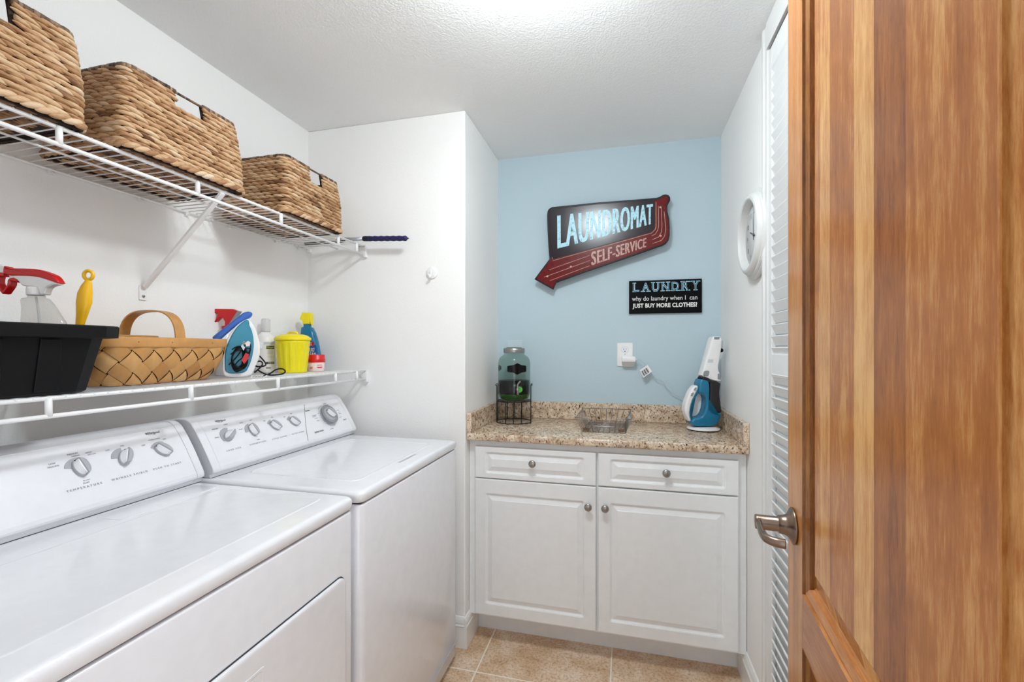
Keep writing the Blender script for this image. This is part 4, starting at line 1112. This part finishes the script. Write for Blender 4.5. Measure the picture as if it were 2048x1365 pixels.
t = thing('wire_tray', 'open silver wire tray with a dipped front in the middle of the worktop', 'tray', (-.09, 2.10, ZC))
b0 = [(-.178, 1.975, ZC+.002), (.004, 1.975, ZC+.002), (.000, 2.235, ZC+.002), (-.174, 2.235, ZC+.002)]
zt = ZC+.066
t0 = [(-.205, 1.945, zt), (.026, 1.945, zt), (.030, 2.262, zt), (-.203, 2.262, zt)]
def lerp(a, b_, k): return tuple(a[i]+(b_[i]-a[i])*k for i in range(3))
MB().tube(b0, .0016, 8, True).build('base_frame', 'chrome', t)
zd = .42
fa, fb = lerp(t0[0], t0[1], .30), lerp(t0[0], t0[1], .70); mid = lambda k: lerp(lerp(b0[0], b0[1], k), lerp(t0[0], t0[1], k), zd)
rim = [t0[0], lerp(t0[0], t0[1], .22), lerp(t0[0], t0[1], .26)[:2]+(zt-.004,), mid(.27), mid(.30), mid(.70), mid(.73), lerp(t0[0], t0[1], .74)[:2]+(zt-.004,), lerp(t0[0], t0[1], .78), t0[1], t0[2], t0[3]]
MB().tube(rim, .0019, 8, True).build('rim', 'chrome', t)
for k in range(1, 10):
    MB().tube([lerp(b0[0], b0[3], k/10), lerp(b0[1], b0[2], k/10)], .0014, 6).build('floor_wire', 'chrome', t)
for k in range(0, 9):
    u_ = k/8; top = lerp(t0[0], t0[1], u_) if not .25 < u_ < .75 else mid(u_)
    MB().tube([top, lerp(b0[0], b0[1], u_), lerp(b0[3], b0[2], u_), lerp(t0[3], t0[2], u_)], .0014, 6).build('side_wire', 'chrome', t)
for k in range(1, 8):
    u_ = k/8
    MB().tube([lerp(t0[0], t0[3], u_), lerp(b0[0], b0[3], u_)], .0014, 6).build('side_wire', 'chrome', t)
    MB().tube([lerp(t0[1], t0[2], u_), lerp(b0[1], b0[2], u_)], .0014, 6).build('side_wire', 'chrome', t)
for u0, u1 in ((.02, .17), (.84, .97)):
    a0, a1 = lerp(b0[0], b0[1], u0), lerp(b0[0], b0[1], u1)
    MB().box(a0[0], a1[0], a0[1]-.0050, a0[1]-.0030, a0[2]+.006, a0[2]+.016, .0005, 1).build('label_clip', 'rust', t)

# hand vacuum standing in the right corner
t = thing('hand_vacuum', 'white and teal hand vacuum leaning up in the right corner of the worktop', 'vacuum', (.343, 2.158, ZC), YAW)
s, ox, oz = .0003443, 370, 1312
def vp(nm, m, pts, y0, y1, bev=.003, seg=2, par=None):
    o = MB(T(-.007, 0, 0)).prism(chk(pts, ox, oz, s, 1 if len(pts) > 5 else 0), y0, y1, bev, seg).build(nm, m, par or t, True); return smooth_angle(o, 32)
MB().lathe([(0, 0), (.066, 0), (.0675, .0015), (.0675, .004), (0, .004)], 48).build('base_underside', 'blackgloss', t, True)
MB().lathe([(0, .0042), (.0690, .0042), (.0705, .0065), (.068, .010), (.050, .0155), (0, .017)], 48).build('charging_base', 'whiteplast', t, True)
vp('body', 'teal', [(332, 640), (418, 664), (440, 720), (432, 1010), (480, 1068), (592, 1085), (572, 1150), (520, 1255), (240, 1258), (188, 1205), (238, 1142), (290, 1152), (350, 1112), (387, 1000), (388, 872), (330, 830), (300, 826), (296, 735), (302, 690)], -.034, .034, .010, 4)
vp('handle', 'teal', [(296, 752), (332, 826), (302, 838), (246, 930), (214, 1040), (222, 1130), (244, 1146), (205, 1212), (168, 1100), (190, 975), (238, 860)], -.020, .020, .006, 3)
vp('handle_grip', 'whiteplast', [(250, 738), (285, 728), (302, 742), (300, 775), (232, 900), (200, 1000), (188, 1100), (216, 1198), (172, 1190), (130, 1080), (126, 1030), (142, 945), (200, 800)], -.0235, .0235, .008, 4)
vp('grip_lining', 'whiteplast', [(304, 836), (330, 836), (384, 876), (382, 1000), (346, 1108), (290, 1146), (226, 1130), (216, 1045), (248, 935)], .012, .018, .001, 1)
for a in ([(240, 775), (262, 752), (276, 765), (262, 795), (240, 795)], [(205, 835), (230, 815), (240, 835), (222, 868), (198, 866)]): vp('button', 'greybtn', a, -.0252, -.0225, .001, 1)
vp('dust_bowl', 'smoke', [(344, 628), (590, 688), (578, 760), (572, 840), (590, 1000), (600, 1050), (590, 1083), (520, 1095), (440, 1040), (428, 1000), (444, 720), (420, 660), (338, 638)], -.030, .030, .010, 4)
vp('nozzle', 'whiteplast', [(496, 94), (600, 98), (604, 190), (578, 370), (556, 480), (560, 540), (585, 585), (600, 630), (590, 690), (338, 624), (375, 500), (440, 260), (468, 150)], -.025, .025, .006, 3)
vp('nozzle_tip', 'greybtn', [(502, 103), (574, 103), (566, 134), (540, 137), (500, 134)], -.0262, -.0225, .001, 1)
vp('latch', 'greybtn', [(368, 540), (425, 534), (440, 550), (430, 600), (415, 612), (356, 606)], -.0270, -.0225, .002, 2)
vp('side_latch', 'greybtn', [(545, 580), (565, 572), (592, 605), (584, 660), (545, 648)], -.0262, -.0225, .001, 1)
vp('brand_mark', 'greylabel', [(425, 390), (490, 392), (484, 436), (415, 434)], -.0254, -.0245, 0)
MB(T((615-ox)*s, .004, (oz-200)*s)).box(-.006, .004, -.010, .010, -.016, .016, .003).build('nozzle_hinge', 'greylabel', t, True)
MB(T((605-ox)*s, .004, (oz-275)*s) @ RX).lathe([(0, -.008), (.0085, -.008), (.009, -.006), (.009, .006), (.0085, .008), (0, .008)], 20).build('wheel', 'blackgloss', t, True)

M['paleblue'] = mat('pale_blue_plate', 'c2d2da', .5)
# ------------------------------------------------------------------ power outlet, charger and its cord
BX = lambda x, z, y=YB: Matrix(((1, 0, 0, x), (0, 0, -1, y), (0, 1, 0, z), (0, 0, 0, 1)))
t = thing('wall_outlet', 'white wall outlet on the blue wall with a charger in its lower socket', 'outlet', (.0023, YB, 1.247))
pl = MB(); pl.rings([[Vector((x, y, z)) for x, z in rrect(-.0368+e, .0414-e, 1.187+e, 1.3068-e, .004, 4)] for y, e in ((YB-.0004, 0), (YB-.003, 0), (YB-.0055, .0022))]); pl.build('cover_plate', 'whiteplast', t)
for z in (1.2715, 1.2280):
    so = MB(BX(.0023, z)); o = [(.0172*math.cos(2*PI*i/32), max(-.0138, min(.0138, .0172*math.sin(2*PI*i/32)))) for i in range(32)]
    so.rings([[Vector((x, y, h)) for x, y in o] for h in (.004, .0064)]); so = so.build('socket', 'console', t)
    if z > 1.25:
        sl = MB(BX(.0023, z)); sl.box(-.0072, -.0052, -.001, .0075, .0062, .0066); sl.box(.0052, .0070, 0, .0068, .0062, .0066); sl.lathe([(0, .0062), (.0026, .0062), (.0026, .0066), (0, .0066)], 12, X=T(0, -.0078, 0)); sl.build('slots', 'ink', so)
        MB(BX(.0023, z)).tube([(x*1.03, y*1.03, .0056) for x, y in o], .0004, 4, True).build('socket_edge', 'greybtn', so)
MB(BX(.0023, 1.2500)).lathe([(0, .005), (.0028, .005), (.0024, .0064), (0, .0066)], 14).build('screw', 'steel', t)
t = thing('blank_wall_plate', 'faint pale blank plate on the blue wall above the glass drink jar', 'wall plate', (-.567, YB, 1.288))
pb = MB(); pb.rings([[Vector((x, y, z)) for x, z in rrect(-.612+e, -.528-e, 1.265+e, 1.322-e, .004, 3)] for y, e in ((YB-.0004, 0), (YB-.0015, .0003), (YB-.0024, .0018))]); pb.build('outlet_cover', 'paleblue', t)
t = thing('phone_charger', 'white plug in charger with thin cord and warning tag running to the vacuum', 'charger', (.025, YB-.03, 1.222))
c = MB(); rr = []
for y, x0, x1, z0, z1, r in ((YB-.0066, -.010, .047, 1.186, 1.240, .004), (YB-.030, -.013, .051, 1.196, 1.2395, .005), (YB-.046, -.014, .053, 1.211, 1.2385, .006), (YB-.052, -.013, .052, 1.212, 1.2375, .006), (YB-.0535, -.011, .050, 1.214, 1.2355, .005)):
    rr.append([Vector((x, y, z)) for x, z in rrect(x0, x1, z0, z1, r, 4)])
smooth_angle(c.rings(rr).build('plug_body', 'whiteplast', t), 40)
CP = [(0.0487,1.2243),(0.0646,1.2249),(0.0781,1.2181),(0.0902,1.2081),(0.1024,1.1942),(0.1157,1.1742),(0.1338,1.1491),(0.1434,1.1354),(0.1542,1.1255),(0.1710,1.1216),(0.1841,1.1135),(0.1960,1.0950),(0.2079,1.0752),(0.2268,1.0607),(0.2527,1.0464),(0.2691,1.0381),(0.2808,1.0359),(0.2970,1.0413),(0.3110,1.0479)]
ys = [2.292, 2.292, 2.294, 2.297, 2.299, 2.302, 2.305]+[2.308]*9+[2.29, 2.27, 2.255]
MB().tube(bez([(x, y, z) for (x, z), y in zip(CP, ys)], 4), .0016, 7).build('cord', 'cord', t)
MB().tube([(.052, 2.291, 1.2245), (.062, 2.292, 1.2240)], [.0035, .0022], 10).build('strain_relief', 'whiteplast', t)
TG = [(0.0728,1.1717),(0.1103,1.1973),(0.1307,1.1661),(0.0898,1.1353)]
tq = MB(); tq.add([(x, y, z) for (x, z), y in zip(TG, (2.286, 2.296, 2.290, 2.280))]+[(x, y-.0006, z) for (x, z), y in zip(TG, (2.286, 2.296, 2.290, 2.280))], [[0, 1, 2, 3], [7, 6, 5, 4], [0, 4, 5, 1], [1, 5, 6, 2], [2, 6, 7, 3], [3, 7, 4, 0]]); tq = tq.build('warning_tag', 'paper', t)
def qmap(Q, Y, off):
    def f(a, b_):
        p = [Vector((x, y-off, z)) for (x, z), y in zip(Q, Y)]
        return p[0].lerp(p[1], a).lerp(p[3].lerp(p[2], a), b_)
    return f
f = qmap(TG, (2.286, 2.296, 2.290, 2.280), .0010); dk = MB(); gy = MB()
for a0 in (.13, .37, .62):
    dk.add([f(a0, .22), f(a0+.09, .22), f(a0+.09, .88), f(a0, .88)], [[0, 1, 2, 3]])
    for o_ in (-.07, .12): gy.add([f(a0+o_, .2), f(a0+o_+.05, .2), f(a0+o_+.05, .9), f(a0+o_, .9)], [[0, 1, 2, 3]])
dk.build('tag_print', 'ink', tq); gy.build('tag_print', 'knobgrey', tq)

# ------------------------------------------------------------------ tin laundromat sign
SY = 2.272
def P2(q): return list(q)
t = thing('laundromat_sign', 'big arrow shaped dark red tin sign on the blue wall', 'sign', (-.12, SY, 1.80))
OUT = [(-0.3861,1.9648),(-0.3838,1.9844),(-0.3759,1.9967),(-0.3599,2.0040),(-0.1338,2.0096),(0.0776,2.0094),(0.1493,2.0094),(0.1655,2.0134),(0.1787,2.0208),(0.1923,2.0229),(0.2059,2.0180),(0.2134,2.0068),(0.2139,1.9925),(0.2059,1.9788),(0.2008,1.9671),(0.2013,1.9379),(0.2089,1.9056),(0.2114,1.8631),(0.2109,1.8234),(0.2059,1.7999),(0.1948,1.7847),(0.1797,1.7760),(-0.0268,1.7121),(-0.1882,1.6639),(-0.3384,1.6146),(-0.3452,1.6019),(-0.3543,1.5797),(-0.4529,1.6369),(-0.4125,1.6892),(-0.3736,1.7382),(-0.3793,1.8062),(-0.3838,1.8912)]
b = MB().prism(OUT, SY, SY+.010, .002, 2).build('board', 'signedge', t)
for x, z in ((-.25, 1.78), (.12, 1.94)): MB().box(x-.01, x+.01, SY+.010, YB-.0005, z-.01, z+.01).build('standoff', 'signedge', t)
RED = [(-0.3496,1.7357),(0.1238,1.8430),(0.1381,1.8543),(0.1421,1.8674),(0.1421,1.9980),(0.1705,2.0026),(0.1796,2.0124),(0.1922,2.0146),(0.2028,2.0084),(0.2068,1.9964),(0.1947,1.9741),(0.1947,1.9328),(0.2038,1.8898),(0.2058,1.8262),(0.2008,1.8026),(0.1887,1.7875),(-0.0268,1.7200),(-0.3411,1.6241),(-0.3552,1.5880),(-0.4422,1.6392),(-0.3694,1.7333),(-0.3609,1.7487)]
MB().prism(RED, SY-.0008, SY).build('red_face', 'signred', t)
PUR = [(-0.3780,1.9639),(-0.3757,1.9806),(-0.3666,1.9912),(-0.1337,1.9989),(0.1401,1.9976),(0.1401,1.8675),(0.1350,1.8561),(0.1228,1.8457),(-0.3552,1.7371),(-0.3632,1.7488),(-0.3711,1.7492),(-0.3734,1.8057)]
MB().prism(PUR, SY-.0009, SY).build('purple_face', 'signpurple', t)
ln = MB()
def line(pts, r=.0015): ln.tube([(x, SY-.0012, z) for x, z in pts], r, 4)
line([(-0.3586,1.7452),(-0.3552,1.7281),(0.1263,1.8386),(0.1432,1.8540),(0.1482,1.8697),(0.1482,1.9895)])
for L_ in ([(-0.3751,1.6817),(-0.1690,1.7457)], [(-0.4008,1.6455),(-0.1663,1.7207)], [(-0.3711,1.6263),(-0.1690,1.6939)],
           [(0.1279,1.8256),(0.1452,1.8331),(0.1553,1.8506),(0.1604,1.8715),(0.1594,1.9673)], [(0.1309,1.8068),(0.1604,1.8183),(0.1720,1.8389),(0.1756,1.8652),(0.1726,1.9610)], [(0.1320,1.7881),(0.1726,1.8006),(0.1877,1.8209),(0.1932,1.8534),(0.1857,1.9388)]): line(L_)
ln.build('stripes', 'signcream', t)
for x, z in ((-0.2637,1.6931),(-0.3842,1.6488),(0.1685,1.9613),(0.1695,1.8231)):
    MB(BX(x, z, SY-.0008)).lathe([(0, 0), (.0052, 0), (.0048, .0015), (.003, .0022), (0, .0024)], 16).build('bulb_dot', 'signcream', t)
def quad_text(parent, txt, Q, m, k, bold, y=SY-.0012):
    mb = MB()
    for dx, dy in ((-.0075, -.0004), (.0075, -.0003), (-.004, -.0002), (.004, -.0001), (0, 0)):
        def warp(a, b_, zz):
            a = a*(1+k)/(1+k*a)+dx*(1.3-.6*a)
            x = (Q[0][0]*(1-a)+Q[1][0]*a)*(1-b_)+(Q[3][0]*(1-a)+Q[2][0]*a)*b_
            z = (Q[0][1]*(1-a)+Q[1][1]*a)*(1-b_)+(Q[3][1]*(1-a)+Q[2][1]*a)*b_
            return (x, y-zz-dy, z)
        text_fit(mb, txt, 1, None, None, bold, 1.12, .0005, 0, 0, warp)
    return mb.build('lettering', m, parent)
quad_text(t, 'LAUNDROMAT', [(-0.3281,1.7874),(0.1309,1.8831),(0.1320,1.9812),(-0.3292,1.9592)], 'worn', .45, 0)
quad_text(t, 'SELF-SERVICE', [(-0.1587,1.6945),(0.1013,1.7727),(0.1023,1.8176),(-0.1597,1.7629)], 'worncream', .30, 0)

# ------------------------------------------------------------------ black joke plaque
t = thing('wall_sign', 'small black rectangular plaque with three lines of writing on blue wall', 'plaque', (.192, YB, 1.534))
MB().box(.0219, .3622, YB-.014, YB-.0005, 1.4520, 1.6160, .0012, 1).build('board', 'plaque', t)
PX = lambda x, z: BX(x, z, YB-.0140)
q = MB(); x = .0345
letters = [('L', .036), ('A', .044), ('U', .040), ('N', .042), ('D', .040), ('R', .042), ('Y', .040)]
fill = MB(); outl = MB(); dk = MB()
xx = .0330; adv = .0462
for ch, w_ in letters:
    cx_ = xx+adv*.5
    text_fit(outl, ch, w_*.84, .0425, PX(cx_, 1.5835), .030, 1, .0004)
    for zz in (1.5625, 1.6045):                        # slab serifs
        if ch in 'LUNRY' or zz < 1.58:
            for dx in ((-.30, .30) if not (ch in 'Y' and zz < 1.58) and not (ch == 'U' and zz < 1.58) and ch != 'L' else ((0,) if ch in 'YU' else ((-.24,) if zz > 1.58 else (-.24,)))):
                outl.box(-w_*.24, w_*.24, -.0022, .0022, 0, .0004, X=PX(cx_+dx*w_, zz))
    text_fit(fill, ch, w_*.78, .0385, PX(cx_, 1.5835) @ T(0, 0, .0004), -.018, 1, .0003)
    xx += adv
outl.build('lettering', 'ltblue', t); fill.build('lettering_core', 'darkteal', t)
l2 = MB(); text_fit(l2, 'why do laundry when I  can', .305, .0285, PX(.189, 1.5230), .0, 1.0, .0004); l2.build('lettering', 'white', t)
l3 = MB(); text_fit(l3, 'JUST BUY MORE CLOTHES?', .302, .0285, PX(.190, 1.4885), .035, 1.05, .0004); l3.build('lettering', 'white', t)

# ------------------------------------------------------------------ wall clock on the right wall
yc, zc = 1.715, 1.675
t = thing('wall_clock', 'round white framed clock on the right wall beside the louvred door', 'clock', (XR, yc, zc))
CX = Matrix(((0, 0, -1, XR), (-1, 0, 0, yc), (0, 1, 0, zc), (0, 0, 0, 1)))
smooth_angle(MB(CX).lathe([(.150, .0005), (.1540, .002), (.1555, .008), (.1535, .0135), (.1500, .0155), (.1495, .0175), (.1450, .0225), (.1410, .0240), (.1400, .0265), (.1370, .0320), (.1300, .0375), (.1225, .0390), (.1180, .0370), (.1150, .0300), (.1125, .0150), (.1125, .0130), (.110, .0130), (.110, .0005), (.150, .0005)], 72).build('frame', 'clockwhite', t), 24)
MB(CX).lathe([(0, .003), (.1124, .003), (.1124, .0128), (0, .0128)], 64).build('dial', 'dial', t)
nm = MB()
for k in range(1, 13):
    a = math.radians(90-30*k); text_fit(nm, str(k), .018 if k > 9 else .010, .019, CX @ T(.085*math.cos(a), .085*math.sin(a), .0129), .004, 1, .0003)
nm.build('numerals', 'print', t)
def hand(nm_, ang, L_, w_, z):
    h = MB(CX @ Matrix.Rotation(math.radians(ang), 4, 'Z'))
    h.add([(-.018, -w_, z), (-.018, w_, z), (L_*.8, w_*.7, z), (L_, 0, z), (L_*.8, -w_*.7, z)]+[(-.018, -w_, z+.0008), (-.018, w_, z+.0008), (L_*.8, w_*.7, z+.0008), (L_, 0, z+.0008), (L_*.8, -w_*.7, z+.0008)],
          [[0, 1, 2, 3, 4], [9, 8, 7, 6, 5], [0, 5, 6, 1], [1, 6, 7, 2], [2, 7, 8, 3], [3, 8, 9, 4], [4, 9, 5, 0]])
    h.build(nm_, 'printdark', t)
hand('minute_hand', 92, .078, .0022, .0150); hand('hour_hand', 158, .052, .0028, .0138)
MB(CX).lathe([(0, .0129), (.005, .0129), (.005, .0165), (0, .017)], 16).build('hub', 'printdark', t)

# ------------------------------------------------------------------ light and render look
wd = bpy.data.worlds.new('world'); sc.world = wd; wd.use_nodes = True
bg = wd.node_tree.nodes['Background']; bg.inputs['Color'].default_value = (.86, .945, 1, 1); bg.inputs['Strength'].default_value = 1.7
v = sc.view_settings; v.view_transform = 'Standard'; v.look = 'None'; v.gamma = 1; v.use_curve_mapping = False; v.exposure = .22
sc.cycles.max_bounces = 8; sc.cycles.diffuse_bounces = 6; sc.cycles.glossy_bounces = 3; sc.cycles.transparent_max_bounces = 12
sc.cycles.use_adaptive_sampling = True; sc.cycles.adaptive_threshold = .05
sc.cycles.use_denoising = True
